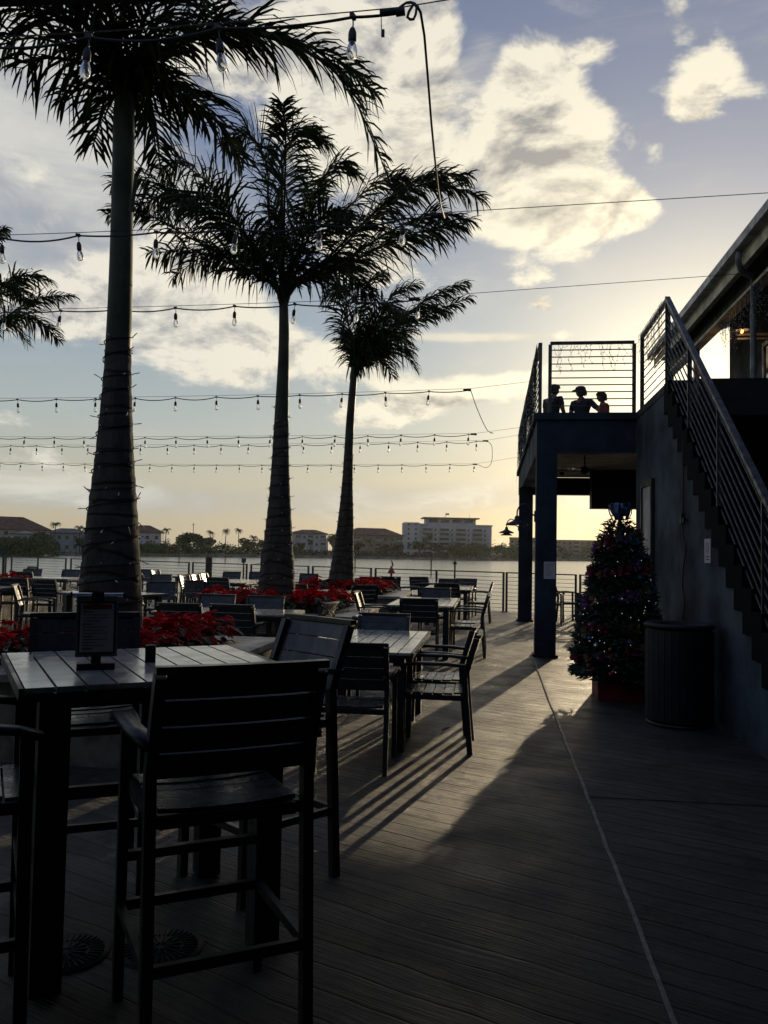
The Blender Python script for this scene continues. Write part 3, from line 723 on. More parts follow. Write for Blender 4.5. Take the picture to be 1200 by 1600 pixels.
F1 = [[(0, 0), (110, 95, -20), (230, 85, -30), (345, 25, -30), (420, -120, -20)], [(0, 0), (90, 120, 40), (200, 150, 60), (330, 120, 80), (400, 60, 90)],
      [(0, 0), (-50, 40, -20), (-110, 45, -30), (-155, 25, -30)], [(0, 0), (-35, 25, 20), (-75, 25, 20), (-110, 0, 20)], [(0, 0), (-80, 90, 30), (-170, 120, 40), (-260, 90, 40)],
      [(0, 0), (-70, 110, -60), (-160, 150, -90), (-300, 110, -120)], [(0, 0), (-10, 130, 0), (20, 260, 10), (60, 360, 10)], [(0, 0), (-50, 140, 0), (-130, 230, 0), (-230, 260, 0)],
      [(0, 0), (60, 140, 0), (150, 230, 0), (280, 260, 0)], [(0, 0), (10, 90, -120), (20, 110, -240), (30, 40, -340)], [(0, 0), (-20, 100, 120), (-30, 120, 240), (-40, 60, 340)],
      [(0, 0), (60, 50, 60), (120, 30, 120), (160, -20, 160)], [(0, 0), (-60, 70, -100), (-110, 80, -200), (-140, 40, -270)], [(0, 0), (60, 80, -90), (120, 80, -180), (160, 10, -240)],
      [(0, 0), (40, 30, -20), (75, 20, -30), (100, -30, -30)], [(0, 0), (50, 110, 10), (120, 150, 20), (230, 120, 30)], [(0, 0), (-40, 60, -50), (-90, 80, -90), (-150, 50, -130)], [(0, 0), (-30, 40, 60), (-70, 50, 120), (-110, 0, 170)],
      [(0, 0), (30, 70, 60), (60, 90, 130), (90, 60, 200)]]
b1 = Vector(T1[0][0])
o, pts, rr = palm('nearest palm with the thickest ringed trunk, crown cut off at the top', T1, .00530, b1, (-3.14, 6.5, 5.27), F1, 2.6, 11, .54, .031, 18)
zb = b1.z; wrap_lights('mini lights wound round the nearest, thickest palm trunk', b1, pts, rr, .15, 2.75, .155, 3)
T2 = [((-3.25, 12.4, 0.35), .32), ((-3.26, 12.4, 0.79), .29), ((-3.26, 12.4, 1.18), .262), ((-3.25, 12.4, 1.96), .190), ((-3.25, 12.4, 2.6), .145), ((-3.25, 12.4, 3.44), .112), ((-3.24, 12.4, 4.43), .085), ((-3.25, 12.4, 5.03), .075), ((-3.28, 12.4, 5.63), .06)]
F2 = [[(0, 0), (75, 100, 30), (150, 190, 40), (220, 245, 50), (290, 250, 50)], [(0, 0), (85, 85, 20), (165, 140, 20), (235, 170, 20), (295, 160, 20)], [(0, 0), (-65, 100, -20), (-140, 160, -30), (-215, 195, -30), (-265, 190, -30)], [(0, 0), (-70, 75, 0), (-160, 125, 10), (-235, 160, 0), (-280, 150, 0)], [(0, 0), (-55, 110, 0), (-110, 190, 0), (-165, 235, 0), (-200, 225, 0)], [(0, 0), (-25, 150, 0), (-32, 240, 0), (-62, 285, 0), (-95, 270, 0)],
      [(0, 0), (-5, 160, 0), (-3, 250, 0), (25, 290, 0), (65, 275, 0)], [(0, 0), (30, 120, 0), (50, 200, 0), (80, 240, 0), (112, 225, 0)], [(0, 0), (70, 90, 0), (150, 170, 0), (230, 212, 0), (312, 188, 0)],
      [(0, 0), (80, 60, -20), (160, 100, -30), (225, 125, -30), (275, 130, -30)], [(0, 0), (-70, 75, 20), (-150, 108, 40), (-225, 105, 40)], [(0, 0), (-45, 90, -80), (-90, 120, -150), (-130, 80, -200)],
      [(0, 0), (45, 100, 80), (90, 125, 150), (130, 90, 200)], [(0, 0), (-50, 85, 10), (-110, 100, 10), (-180, 60, 20)], [(0, 0), (10, 120, -90), (20, 190, -170), (25, 200, -250)],
      [(0, 0), (-20, 120, 90), (-40, 190, 170), (-60, 180, 250)], [(0, 0), (45, 100, -60), (75, 120, -100), (115, 95, -150)], [(0, 0), (60, 130, 20), (130, 215, 30), (185, 235, 30)],
      [(0, 0), (-50, 85, -40), (-105, 130, -60), (-165, 160, -60), (-215, 140, -60)], [(0, 0), (15, 100, 0), (30, 170, 0), (35, 215, 10)]]
b2 = Vector(T2[0][0])
o, pts, rr = palm('middle palm with a windblown wide crown in the centre of the photo', T2, .00985, b2, (-3.27, 12.4, 5.15), F2, 3.15, 12, .76, .036, 26)
wrap_lights('mini lights wound round the middle palm trunk', b2, pts, rr, .15, 3.35, .24, 5, .2)
T3 = [((-3.22, 17.7, 0.25), .31), ((-3.23, 17.7, 0.87), .275), ((-3.21, 17.7, 1.22), .24), ((-3.16, 17.7, 2.18), .165), ((-3.14, 17.7, 3.08), .112), ((-3.11, 17.7, 4.27), .088), ((-3.06, 17.7, 5.11), .078), ((-3.03, 17.7, 5.67), .06)]
F3 = [[(0, 0), (50, 55, 0), (110, 100, 0), (178, 128, 0)], [(0, 0), (30, 80, 0), (55, 130, 0), (95, 150, 0)], [(0, 0), (4, 80, 0), (16, 145, 0), (42, 165, 0)], [(0, 0), (-12, 80, 0), (-28, 128, 0), (-52, 124, 0)], [(0, 0), (55, 75, -10), (115, 125, -10), (170, 150, -10)],
      [(0, 0), (30, 60, 40), (60, 90, 80), (90, 70, 120)], [(0, 0), (-8, 60, 60), (-12, 100, 110), (-20, 90, 160)], [(0, 0), (25, 60, -50), (45, 85, -100), (70, 60, -140)], [(0, 0), (40, 35, 0), (70, 45, 0), (95, 12, 0)],
      [(0, 0), (-10, 70, -50), (-15, 105, -100), (-25, 90, -150)], [(0, 0), (50, 80, 20), (100, 120, 30), (150, 118, 40)], [(0, 0), (10, 45, -30), (16, 50, -50), (28, 20, -60)], [(0, 0), (20, 70, 30), (50, 110, 50), (85, 112, 60)], [(0, 0), (12, 40, 40), (34, 50, 70), (60, 20, 90)],
      [(0, 0), (6, 60, 10), (20, 95, 10), (45, 95, 10)]]
b3 = Vector(T3[0][0])
o, pts, rr = palm('rearmost and smallest palm, its fronds blown to the right', T3, .0138, b3, (-3.02, 17.7, 5.28), F3, 3.3, 13, .70, .039, 14)
wrap_lights('mini lights wound round the rearmost palm trunk', b3, pts, rr, .15, 3.5, .27, 8, .24)
T4 = [((-10.4, 15.4, 0), .30), ((-10.42, 15.4, 1.2), .25), ((-10.45, 15.4, 2.6), .16), ((-10.45, 15.4, 3.4), .10), ((-10.45, 15.4, 4.6), .08), ((-10.45, 15.4, 5.5), .06)]
F4 = [[(0, 0), (60, 40, 0), (120, 82, 0), (190, 92, 0)], [(0, 0), (50, 90, 0), (95, 125, 0), (150, 118, 0)], [(0, 0), (40, 25, -10), (80, 35, -10), (112, 0, 0)], [(0, 0), (-40, 90, 0), (-100, 130, 0), (-160, 90, 0)], [(0, 0), (-50, 40, 0), (-110, 50, 0), (-170, 0, 0)],
      [(0, 0), (10, 110, 60), (20, 150, 120), (30, 130, 190)], [(0, 0), (0, 100, -60), (5, 140, -120), (10, 120, -180)], [(0, 0), (35, 60, 60), (70, 80, 120), (100, 50, 170)], [(0, 0), (5, 120, 0), (20, 190, 0), (60, 215, 0)]]
o, pts, rr = palm('cropped palm at the left frame edge, only its frond tips reach into the photo', T4, .0110, (-10.4, 15.4, 0), (-10.6, 15.4, 5.55), F4, 4.6, 14, .60, .040)
# one pale dead leaf sheath hanging off the nearest crownshaft
o = MB().sweep([(-2.99, 6.4, 4.24), (-2.97, 6.4, 4.41), (-2.95, 6.38, 4.53), (-2.9, 6.36, 4.59)], .035, .006, (.5, .8, 0)).build('leaf_sheath', M['rachis']); tag(o, 'pale curled leaf sheath peeling off the green shaft of the nearest palm', 'leaf sheath')

# ================================================================ FESTOON LIGHTS
def socket_meshes():
    s = MB(); s.tube([(0, 0, 0), (.004, 0, -.03), (0, 0, -.055)], .0035, 5)
    s.lathe([(0, -.048), (.010, -.05), (.0155, -.062), (.018, -.075), (.0185, -.108), (.016, -.112), (0, -.112)], n=12)
    s.box((0, 0, .006), (.034, .016, .022)); 
    b = MB(); b.lathe([(.013, -.110), (.0145, -.118), (.021, -.138), (.0245, -.158), (.0235, -.174), (.017, -.188), (.008, -.194), (0, -.1955)], n=14)
    return s, b
_s, _b = socket_meshes(); SM = BM = None
def festoon(Y, x0, xe, z0, ze, first, label, wire_to, n, sag=.03, gap=.62, seed=0, skip=()):
    """cable hung under a taut steel wire in the plane y=Y from x0 (left) to xe (right)"""
    global SM, BM
    rg = random.Random(seed); r = thing('festoon_lights', label, 'string lights', (xe, Y, 0), 0, 'festoon bulb strings stretched over the terrace')
    def zw(x): 
        t = (x - x0) / (xe - x0); return z0 + (ze - z0) * t - 4 * sag * t * (1 - t)
    w = MB(); xs = [x0 + (xe - x0) * i / 24 for i in range(25)]
    P = [(x - xe, 0, zw(x) + .022) for x in xs] + [(wire_to[0] - xe, wire_to[1] - Y, wire_to[2])]
    w.tube(P, .0028, 5); w.build('support_wire', M['wire'], r)
    px = [first - gap * k for k in range(n)]; c = []
    x = xe; segs = [xe] + px + [x0]
    for a, b_ in zip(segs[:-1], segs[1:]):
        dr = rg.uniform(.012, .04) if abs(a - b_) > .3 else .004
        for k in range(8):
            t = k / 8; q = a + (b_ - a) * t; c.append((q - xe, .004, zw(q) - dr * 4 * t * (1 - t)))
    c.append((x0 - xe, .004, zw(x0))); MB().tube(c, .0065, 6).build('cable', M['wire'], r)
    for k, q in enumerate(px):
        if k in skip: continue
        if SM is None:
            so = _s.build('socket', M['bulbdark'], r); bo = _b.build('bulb', M['glass'], so); SM, BM = so.data, bo.data
        else:
            so = bpy.data.objects.new('socket', SM); bo = bpy.data.objects.new('bulb', BM)
            for o_, p_ in ((so, r), (bo, so)): col.objects.link(o_); o_.parent = p_
        so.location = (q - xe, 0, zw(q) - .004); so.rotation_euler = (R(rg.uniform(-7, 7)), R(rg.uniform(-6, 6)), R(rg.uniform(0, 90)))
    e = MB(); e.tube([(-.10, .0, zw(xe) + .004), (-.02, 0, zw(xe) + .006)], .014, 8); e.tube([(-.03, 0, zw(xe)), (.01, 0, zw(xe) + .004)], .019, 8); e.build('end_plug', M['wire'], r)
    return zw(xe)
festoon(3.5, -3.6, -.42, 3.86, 3.835, -.64, 'nearest festoon string at the top of the photo, with the three largest bulbs', (3.6, 3.5, 4.25), 5, .03, .615, 1)
festoon(5.8, -5.6, -.37, 3.84, 3.87, -.665, 'second festoon string, passing in front of the middle palm crown', (3.62, 5.8, 4.0), 8, .04, .615, 2)
festoon(8.0, -7.6, -.75, 3.93, 3.95, -.75, 'third festoon string, crossing just above the middle palm shaft', (3.62, 8.0, 4.2), 11, .03, .62, 3)
festoon(11.6, -10.2, -.34, 3.68, 3.76, -.92, 'fourth festoon string, highest of the four in the low sky', (.62, 11.9, 3.95), 15, .05, .62, 4)
festoon(15.2, -12.8, -.33, 3.60, 3.65, -.47, 'fifth festoon string, second of the four in the low sky', (.62, 15.2, 3.80), 20, .04, .62, 5)
festoon(17.6, -14.5, -.14, 3.75, 3.85, -.38, 'sixth festoon string, third of the four in the low sky', (.62, 17.6, 4.0), 23, .06, .62, 6)
festoon(21.3, -17.0, -.44, 3.78, 3.75, -.50, 'seventh and farthest festoon string, lowest in the sky', (.62, 20.9, 3.9), 26, .07, .62, 7)
def cord(name, label, pts, r_=.006): return tag(MB().tube(bez(pts, 24), r_, 6).build(name, M['wire']), label, 'cord')
cord('hanging_cord', 'long black cord looping down from the top string to the second string', [(-.44, 3.5, 3.85), (-.40, 3.52, 3.89), (-.36, 3.5, 3.86), (-.37, 3.5, 3.80), (-.40, 3.51, 3.82), (-.37, 3.55, 3.90), (-.345, 3.7, 3.88), (-.35, 4.3, 3.74), (-.36, 5.1, 3.70), (-.365, 5.7, 3.82), (-.37, 5.8, 3.88)], .0062)
cord('hanging_cord', 'black cord drooping from the end of the fourth string to the fifth', [(-.34, 11.6, 3.77), (-.25, 12.3, 3.60), (-.12, 13.6, 3.50), (-.02, 14.8, 3.62), (-.08, 15.2, 3.68)])
cord('hanging_cord', 'short black cord joining the ends of the sixth and seventh strings', [(-.14, 17.6, 3.86), (-.05, 18.2, 3.80), (-.06, 19.6, 3.62), (-.2, 20.8, 3.62), (-.44, 21.3, 3.76)])
tag(MB().tube([(-.515, 3.5, 3.84), (-.512, 3.5, 3.76)], .0022, 5).box((-.505, 3.5, 3.745), (.014, .012, .03)).build('dangling_plug', M['wire']), 'tiny black plug dangling from the nearest festoon string at the top', 'plug')

# ================================================================ RESTAURANT BUILDING
bd = thing('restaurant_building', 'dark navy two storey restaurant with balcony, open undercroft and long roof eave', 'building', (2.03, 12.3, 0))
OB = Vector((2.03, 12.3, 0))
def bp(name, mt, *boxes, parent=None):
    b = MB()
    for a, c in boxes: b.b2(Vector(a) - OB, Vector(c) - OB)
    return b.build(name, mt, parent or bd)
bp('column', M['blue'], ((.618, 12.3, 0), (.915, 12.6, 3.449))); bp('column', M['blue'], ((.57, 18.75, 0), (.87, 19.05, 2.969))); bp('column', M['blue'], ((5.0, 20.85, 0), (5.3, 21.15, 2.969)))
for x, y, w_ in ((.7665, 12.45, .19), (.72, 18.9, .19)):
    b = MB(); b.box(Vector((x, y, .02)) - OB, (.36, .36, .034)); b.build('column_base', M['dark'], bd)
bp('edge_beam', M['bluelt'], ((.62, 12.602, 2.97), (.90, 21.2, 3.449)))
bp('front_beam', M['blue'], ((.917, 12.303, 2.97), (2.028, 12.58, 3.449)))
bp('back_beam', M['dark'], ((.902, 20.9, 2.97), (8.0, 21.2, 3.39)))
bp('balcony_slab', M['blue'], ((.57, 12.25, 3.452), (9.0, 21.3, 3.55)), ((2.02, 10.25, 3.452), (9.0, 12.248, 3.549)))
bp('ceiling', M['ceil'], ((.902, 12.60, 3.395), (8.0, 20.898, 3.448)))
bp('soffit_box', M['dark'], ((2.16, 18.9, 2.53), (8.0, 19.3, 3.39)))
# stair side wall
b = MB(); y0 = 5.4; n = 20; tr_, ri = .2425, .1775
poly = [(10.25, 3.451), (12.298, 3.451), (12.298, 0), (5.45, 0), (5.45, .02)]
poly = [(y - OB.y, z) for y, z in poly]
b.prism(poly, 0, 0, .17); b.build('stair_wall', M['bluelt'], bd)
bp('under_stair_light_block', M['dark'], ((2.21, 8.2, 0), (3.59, 12.29, 2.0)), ((2.21, 9.4, 2.001), (3.59, 12.29, 3.44)))  # unseen solid fill added behind the stair wall to stop light leaks
bp('lower_storey', M['blue'], ((3.6, -6, 0), (9, 10.249, 3.54)), ((3.6, 10.25, 0), (9, 12.2, 3.44)))
bp('upper_wall', M['bluelt'], ((4.8, -6, 3.551), (4.95, 17.8, 6.40)), ((4.951, 17.6, 3.551), (9, 17.79, 6.40)))
wf = bp('window', M['gutter'], ((4.76, 14.0, 4.1), (4.799, 14.08, 5.35)), ((4.76, 15.5, 4.1), (4.799, 15.58, 5.35)), ((4.76, 14.08, 5.27), (4.799, 15.5, 5.35)), ((4.76, 14.08, 4.1), (4.799, 15.5, 4.18)))
bp('window_pane', mat('window_glass', (.03, .035, .04), .05, 0, 1.0), ((4.785, 14.081, 4.181), (4.798, 15.499, 5.269)), parent=wf)
# doors in the stair wall
dr = bp('door', mat('grey_door', (.26, .29, .30), .5, 0, .4, .15, 3), ((2.005, 10.98, .01), (2.028, 11.62, 2.40)))
bp('door_frame', M['dark'], ((1.985, 10.90, 0), (2.027, 10.978, 2.48)), ((1.985, 11.622, 0), (2.027, 11.70, 2.48)), ((1.985, 10.979, 2.402), (2.027, 11.621, 2.48)), parent=dr)
bp('door_handle', M['steel'], ((1.96, 11.05, 1.0), (2.004, 11.12, 1.04)), parent=dr)
# roof, eave at x=3.5
ex, ez, sl = 3.5, 5.87, .43
b = MB(); rp = [(ex, ez + .13), (ex, ez + .02), (6.6, ez + .02 + sl * 3.1), (9.3, ez + .3), (9.3, ez + .42), (6.6, ez + .15 + sl * 3.1)]
b.prism([(x - OB.x, z) for x, z in rp], 1, -6 - OB.y, 19.0 - OB.y); b.build('roof', M['dark'], bd)
bp('gutter', M['gutter'], ((ex - .13, -6, ez), (ex - .115, 19.02, ez + .13)), ((ex - .114, -6, ez - .012), (ex - .003, 19.02, ez + .004)))
bp('fascia', M['soffit'], ((ex + .006, -6, ez - .20), (ex + .03, 19.0, ez - .035)))
bp('soffit', M['soffit'], ((ex + .005, -6, ez - .03), (3.745, 18.98, ez + .012)))
bp('eave_beam', M['dark'], ((3.75, -6, 5.53), (3.90, 18.9, 5.97)))
bp('beam_trim', M['soffit'], ((3.735, -6, 5.47), (3.915, 18.9, 5.527)))
for yy in (8.6, 16.4, 18.7): bp('roof_post', M['rail'], ((3.78, yy, 3.551), (3.88, yy + .1, 5.469)))
ds = MB().tube([Vector(p) - OB for p in bez([(3.44, 12.25, 5.86), (3.44, 12.28, 5.72), (3.52, 12.4, 5.62), (3.72, 12.6, 5.60), (3.76, 12.68, 5.50), (3.76, 12.7, 5.2)], 16)] + [Vector((3.76, 12.7, 3.56)) - OB], .045, 10).build('downspout', M['gutter'], bd)
bp('cross_beam', M['dark'], ((4.06, 18.75, 4.72), (7.5, 18.9, 4.86)), ((4.4, 18.7, 4.60), (7.5, 18.749, 4.75)))
# heater, speaker, pendant lamp
o = bp('heater', M['gutter'], ((4.15, 14.9, 5.33), (4.75, 14.96, 5.37)), ((4.15, 14.9, 5.26), (4.75, 14.96, 5.29)), ((4.42, 14.91, 5.29), (4.46, 14.95, 5.33)), ((4.44, 14.92, 5.371), (4.46, 14.94, 6.2))); o.parent = None; o.location = OB; tag(o, 'slim twin tube heater bar hanging under the roof above the terrace', 'heater')
b = MB(); b.box((0, 0, 0), (.16, .14, .24), Matrix.Rotation(.3, 3, 'Y')); b.box((0, 0, .18), (.03, .03, .14)); o = b.build('speaker', M['dark']); o.location = (4.35, 18.6, 4.48); tag(o, 'small dark loudspeaker hung under the far beam of the covered terrace', 'speaker')
r = thing('pendant_lamp', 'lit pendant lamp with a wide shade glowing orange under the roof', 'lamp', (4.16, 14.67, 5.35))
MB().lathe([(.02, .06), (.05, .05), (.17, 0), (.172, -.006), (.05, .035), (0, .04)], n=24).build('shade', M['gutter'], r); MB().lathe([(0, .03), (.022, .01), (.026, -.012), (.015, -.035), (0, -.04)], n=12).build('bulb', M['lamp'], r); MB().tube([(0, 0, .05), (0, 0, .75)], .008, 6).build('cord', M['wire'], r)
ld = bpy.data.lights.new('pendant_glow', 'POINT'); ld.energy = 4; ld.color = (1, .5, .2); ld.shadow_soft_size = .04; lo = bpy.data.objects.new('pendant_glow', ld); col.objects.link(lo); lo.parent = r; lo.location = (0, 0, -.06)

# staircase
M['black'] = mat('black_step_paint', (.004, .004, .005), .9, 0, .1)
st = thing('staircase', 'dark concrete stair climbing away to the balcony landing', 'staircase', (2.03, 5.4, 0))
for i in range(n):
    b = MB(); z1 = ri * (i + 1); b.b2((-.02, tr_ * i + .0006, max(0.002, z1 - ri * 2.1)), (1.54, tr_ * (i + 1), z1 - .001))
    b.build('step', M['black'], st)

# railings of balcony and stair
def rail_panel(label, p0, p1, z0, z1, h, nb, ex0=True, name='balcony_railing', grp='balcony railing panels', drop=0.0, posts=(0, 1), pw=.05):
    p0 = Vector((p0[0], p0[1], z0)); p1 = Vector((p1[0], p1[1], z1)); r = thing(name, label, 'railing', p0, 0, grp)
    d = p1 - p0; L = d.length; hd = Vector((d.x, d.y, 0)).normalized(); nr = Vector((-hd.y, hd.x, 0))
    MB().sweep([Vector((0, 0, h - .02)), d + Vector((0, 0, h - .02))], .055, .04, nr).build('top_rail', M['rail'], r)
    for t in posts:
        b = MB(); q = d * t
        if drop: b.sweep([q + Vector((0, 0, h - .045)), q + Vector((0, 0, .02)), q + hd * .05 + Vector((0, 0, -drop)), q + hd * .10 + Vector((0, 0, -drop - .01))], .045, .022, nr, False)
        else: b.sweep([q + Vector((0, 0, h - .042)), q + Vector((0, 0, .002))], pw, .05, nr)
        b.build('post', M['rail'], r)
    for k in range(nb):
        z = .08 + (h - .13) * (k + .3) / nb
        MB().tube([Vector((0, 0, z)), d + Vector((0, 0, z))], .0085, 6).build('bar', M['rail'], r)
    return r
ZF = 3.55
rail_panel('front balcony railing panel facing the deck, with people behind it', (.80, 12.33), (2.0, 12.33), ZF, ZF, 1.06, 9)
for a, c, l in ((12.36, 15.2, 'nearest'), (15.28, 18.1, 'middle'), (18.18, 21.1, 'farthest')):
    rail_panel('side balcony railing panel over the left edge beam, the ' + l + ' of three', (.66, a), (.66, c), ZF, ZF, 1.06, 9)
rail_panel('short level railing panel at the stair head', (2.06, 12.02), (2.06, 10.27), ZF, ZF, 1.06, 9)
rail_panel('long sloping stair railing with many parallel bars and bent posts', (2.04, 10.22), (2.04, 5.5), ZF, .10, 1.06, 9, name='stair_railing', grp='', drop=.12, posts=(0, .245, .49, .76, .99))
rail_panel('far railing of the balcony facing the bay', (.75, 21.15), (6.0, 21.15), ZF, ZF, 1.06, 9, posts=(0, .33, .66, 1))

# icicle mini lights
def icicle(label, p0, p1, drop, seed, dens=11, side=(0, 0)):
    rg = random.Random(seed); p0, p1 = Vector(p0), Vector(p1); L = (p1 - p0).length; r = thing('icicle_lights', label, 'string lights', p0, 0, 'icicle mini light strings')
    d = (p1 - p0) / L; w_ = MB(); g = MB(); k = int(L * dens)
    w_.tube([Vector((0, 0, rg.uniform(-.01, .01))) + d * L * i / 30 for i in range(31)], .003, 4)
    for i in range(k):
        q = d * L * (i + rg.random()) / k; m_ = rg.randint(1, 5); c = q.copy()
        for j in range(m_):
            e = c + d * rg.uniform(-.05, .05) + Vector((rg.uniform(-.02, .02), rg.uniform(-.02, .02), -drop / 4 * rg.uniform(.6, 1.2)))
            w_.tube([c, e], .0022, 3, False); v = Vector((rg.uniform(-1, 1), rg.uniform(-1, 1), rg.uniform(-1, .3))).normalized() * .022
            w_.tube([e, e + v], .0035, 3, False); g.tube([e + v, e + v * 1.7], [.0045, .003], 4); c = e
    w_.build('wire', M['wire'], r); tag(g.build('mini_bulbs', M['glint'], r), kind='stuff')
icicle('icicle lights on the front balcony railing panel', (.80, 12.29, 4.59), (1.98, 12.29, 4.59), .36, 1, 20)
icicle('icicle lights along the left side railing of the balcony', (.61, 12.4, 4.59), (.61, 21.0, 4.59), .9, 2, 60)
icicle('icicle lights on the level railing at the stair head', (2.0, 10.3, 4.58), (2.0, 12.0, 4.58), .5, 3, 20)
icicle('dense icicle lights hanging from the eave beam of the roof', (3.72, 12.0, 5.46), (3.72, 14.4, 5.46), .5, 4, 40)
icicle('dense icicle lights hanging deeper under the roof', (3.95, 12.0, 5.55), (3.95, 14.6, 5.55), .5, 5, 36)

# gooseneck barn lamps on the columns
def barn(x, y, z, rz, label, tw=False):
    r = thing('gooseneck_lamp', label, 'wall lamp', (x, y, z), rz, 'gooseneck wall lamps on the columns')
    MB().box((-.01, 0, .02), (.02, .09, .16)).build('bracket', M['metal'], r)
    MB().tube(bez([(0, 0, .02), (-.05, 0, .06), (-.10, 0, .17), (-.19, 0, .20), (-.26, 0, .12), (-.27, 0, .0)], 20), .011, 8).build('arm', M['metal'], r)
    pr = [(.02, .03), (.035, .0), (.04, -.03), (.075, -.055), (.16, -.09), (.165, -.115), (.155, -.112), (.06, -.06), (0, -.05)]
    MB().lathe(pr, (-.27, 0, 0), 24).build('shade', M['rail'], r)
    if tw: MB().lathe([(.03, -.05), (.04, -.11), (.13, -.15), (.132, -.165), (0, -.13)], (-.27, 0, 0), 24).build('lower_shade', M['rail'], r)
    MB().lathe([(0, -.06), (.03, -.09), (.028, -.12), (0, -.135)], (-.27, 0, 0), 12).build('bulb', M['glass'], r)
barn(.616, 12.42, 2.02, 0, 'barn lamp with a wide shade on the near balcony column'); barn(.568, 18.85, 2.06, 0, 'barn lamp with a double shade on the farther balcony column', True)
# undercroft ceiling fan and lantern
r = thing('ceiling_fan', 'dark ceiling fan hanging in the undercroft', 'ceiling fan', (1.72, 16.2, 3.39))
MB().tube([(0, 0, 0), (0, 0, -.22)], .014, 8).build('rod', M['dark'], r); MB().lathe([(0, -.2), (.06, -.22), (.10, -.27), (.08, -.33), (0, -.36)], n=16).build('motor', M['dark'], r)
for k in range(5):
    a = R(72 * k + 10); MB().box((.36 * math.cos(a), .36 * math.sin(a), -.28), (.52, .12, .012), Matrix.Rotation(a, 3, 'Z') @ Matrix.Rotation(.2, 3, 'X')).build('blade', M['dark'], r)
r = thing('cage_lantern', 'small caged ceiling lantern in the undercroft, catching light', 'lantern', (1.78, 13.9, 3.39))
MB().tube([(0, 0, 0), (0, 0, -.08)], .01, 6).box((0, 0, -.085), (.15, .15, .012)).box((0, 0, -.235), (.14, .14, .012)).build('frame', M['dark'], r)
for k in range(8):
    a = 6.283 * k / 8; MB().tube([(.065 * math.cos(a), .065 * math.sin(a), -.09), (.065 * math.cos(a), .065 * math.sin(a), -.23)], .004, 4).build('cage_bar', M['dark'], r)
MB().lathe([(0, -.10), (.045, -.11), (.045, -.21), (0, -.22)], n=12).build('glass', M['glass'], r)
for x, y, l in ((1.45, 18.2, 'left'), (1.9, 18.0, 'right')):
    r = thing('spot_lamp', 'small ceiling spot lamp before the dark soffit, ' + l + ' one', 'lamp', (x, y, 3.39)); MB().tube([(0, 0, 0), (0, 0, -.12)], .008, 6).build('stem', M['dark'], r); MB().lathe([(.02, -.1), (.05, -.14), (.055, -.2), (0, -.19)], n=12).build('head', M['dark'], r)

# notices, wall box, cords
def flat(name, mt, a, c, label, cat, lines=0, grp=None):
    r = thing(name, label, cat, tuple((p + q) / 2 for p, q in zip(a, c)), 0, grp); h = [abs(q - p) / 2 for p, q in zip(a, c)]; MB().b2([-v for v in h], h).build('sheet', mt, r); return r, h
r, h = flat('notice_sheet', M['paper'], (.735, 12.294, 1.13), (.900, 12.2985, 1.38), 'white paper notice taped to the near balcony column', 'notice')
b = MB(); q = random.Random(2)
for i in range(8): b.b2((-.06, -.0038, .09 - i * .024), (-.06 + q.uniform(.06, .12), -.0026, .094 - i * .024))
b.build('printed_lines', M['dark'], r)
r, h = flat('wall_sign', M['paper'], (2.020, 8.14, 1.43), (2.027, 8.36, 1.66), 'small white plate on the stair wall under the steps', 'sign')
b = MB()
b.lathe([(.05, 0), (.05, .001), (.04, .001), (.04, 0)], (-.0045, 0, .03), 20, Matrix.Rotation(R(90), 3, 'Y')); b.b2((-.0048, -.07, -.06), (-.0036, .07, -.052)); b.b2((-.0048, -.07, -.085), (-.0036, .05, -.077)); b.build('marking', M['dark'], r)
cord('extension_cord', 'black extension cord hanging crookedly down the stair wall', [(2.012, 9.25, 2.75), (2.015, 9.24, 2.2), (2.015, 9.27, 1.86), (2.012, 9.22, 1.7), (2.015, 9.12, 1.55), (2.012, 9.22, 1.35), (2.015, 9.26, 1.15), (2.012, 9.16, 1.0), (2.015, 9.25, .8), (2.0, 9.2, .4)], .007)
b = MB(); b.b2((1.99, 9.22, 1.84), (2.026, 9.30, 1.95)); b.box((2.0, 9.12, 1.87), (.03, .05, .05)); tag(b.build('outlet_box', M['dark']), 'small black outlet box with plugs on the stair wall', 'outlet')

# slatted litter bin by the wall
r = thing('litter_bin', 'large dark round slatted bin standing against the stair wall', 'bin', (1.66, 7.76, 0))
MB().lathe([(0, .03), (.27, .03), (.275, .84), (.26, .85), (0, .85)], n=32).build('body', M['dark'], r)
b = MB()
for k in range(30):
    a = 6.283 * k / 30; b.box((.285 * math.cos(a), .285 * math.sin(a), .44), (.014, .056, .78), Matrix.Rotation(a, 3, 'Z'))
b.build('slats', M['dark'], r); MB().lathe([(.24, .86), (.30, .855), (.305, .88), (.29, .893), (.20, .885), (.19, .86)], n=32).build('rim', M['dark'], r)
MB().lathe([(0, .0), (.28, .0), (.29, .028), (0, .03)], n=32).build('foot', M['metal'], r)

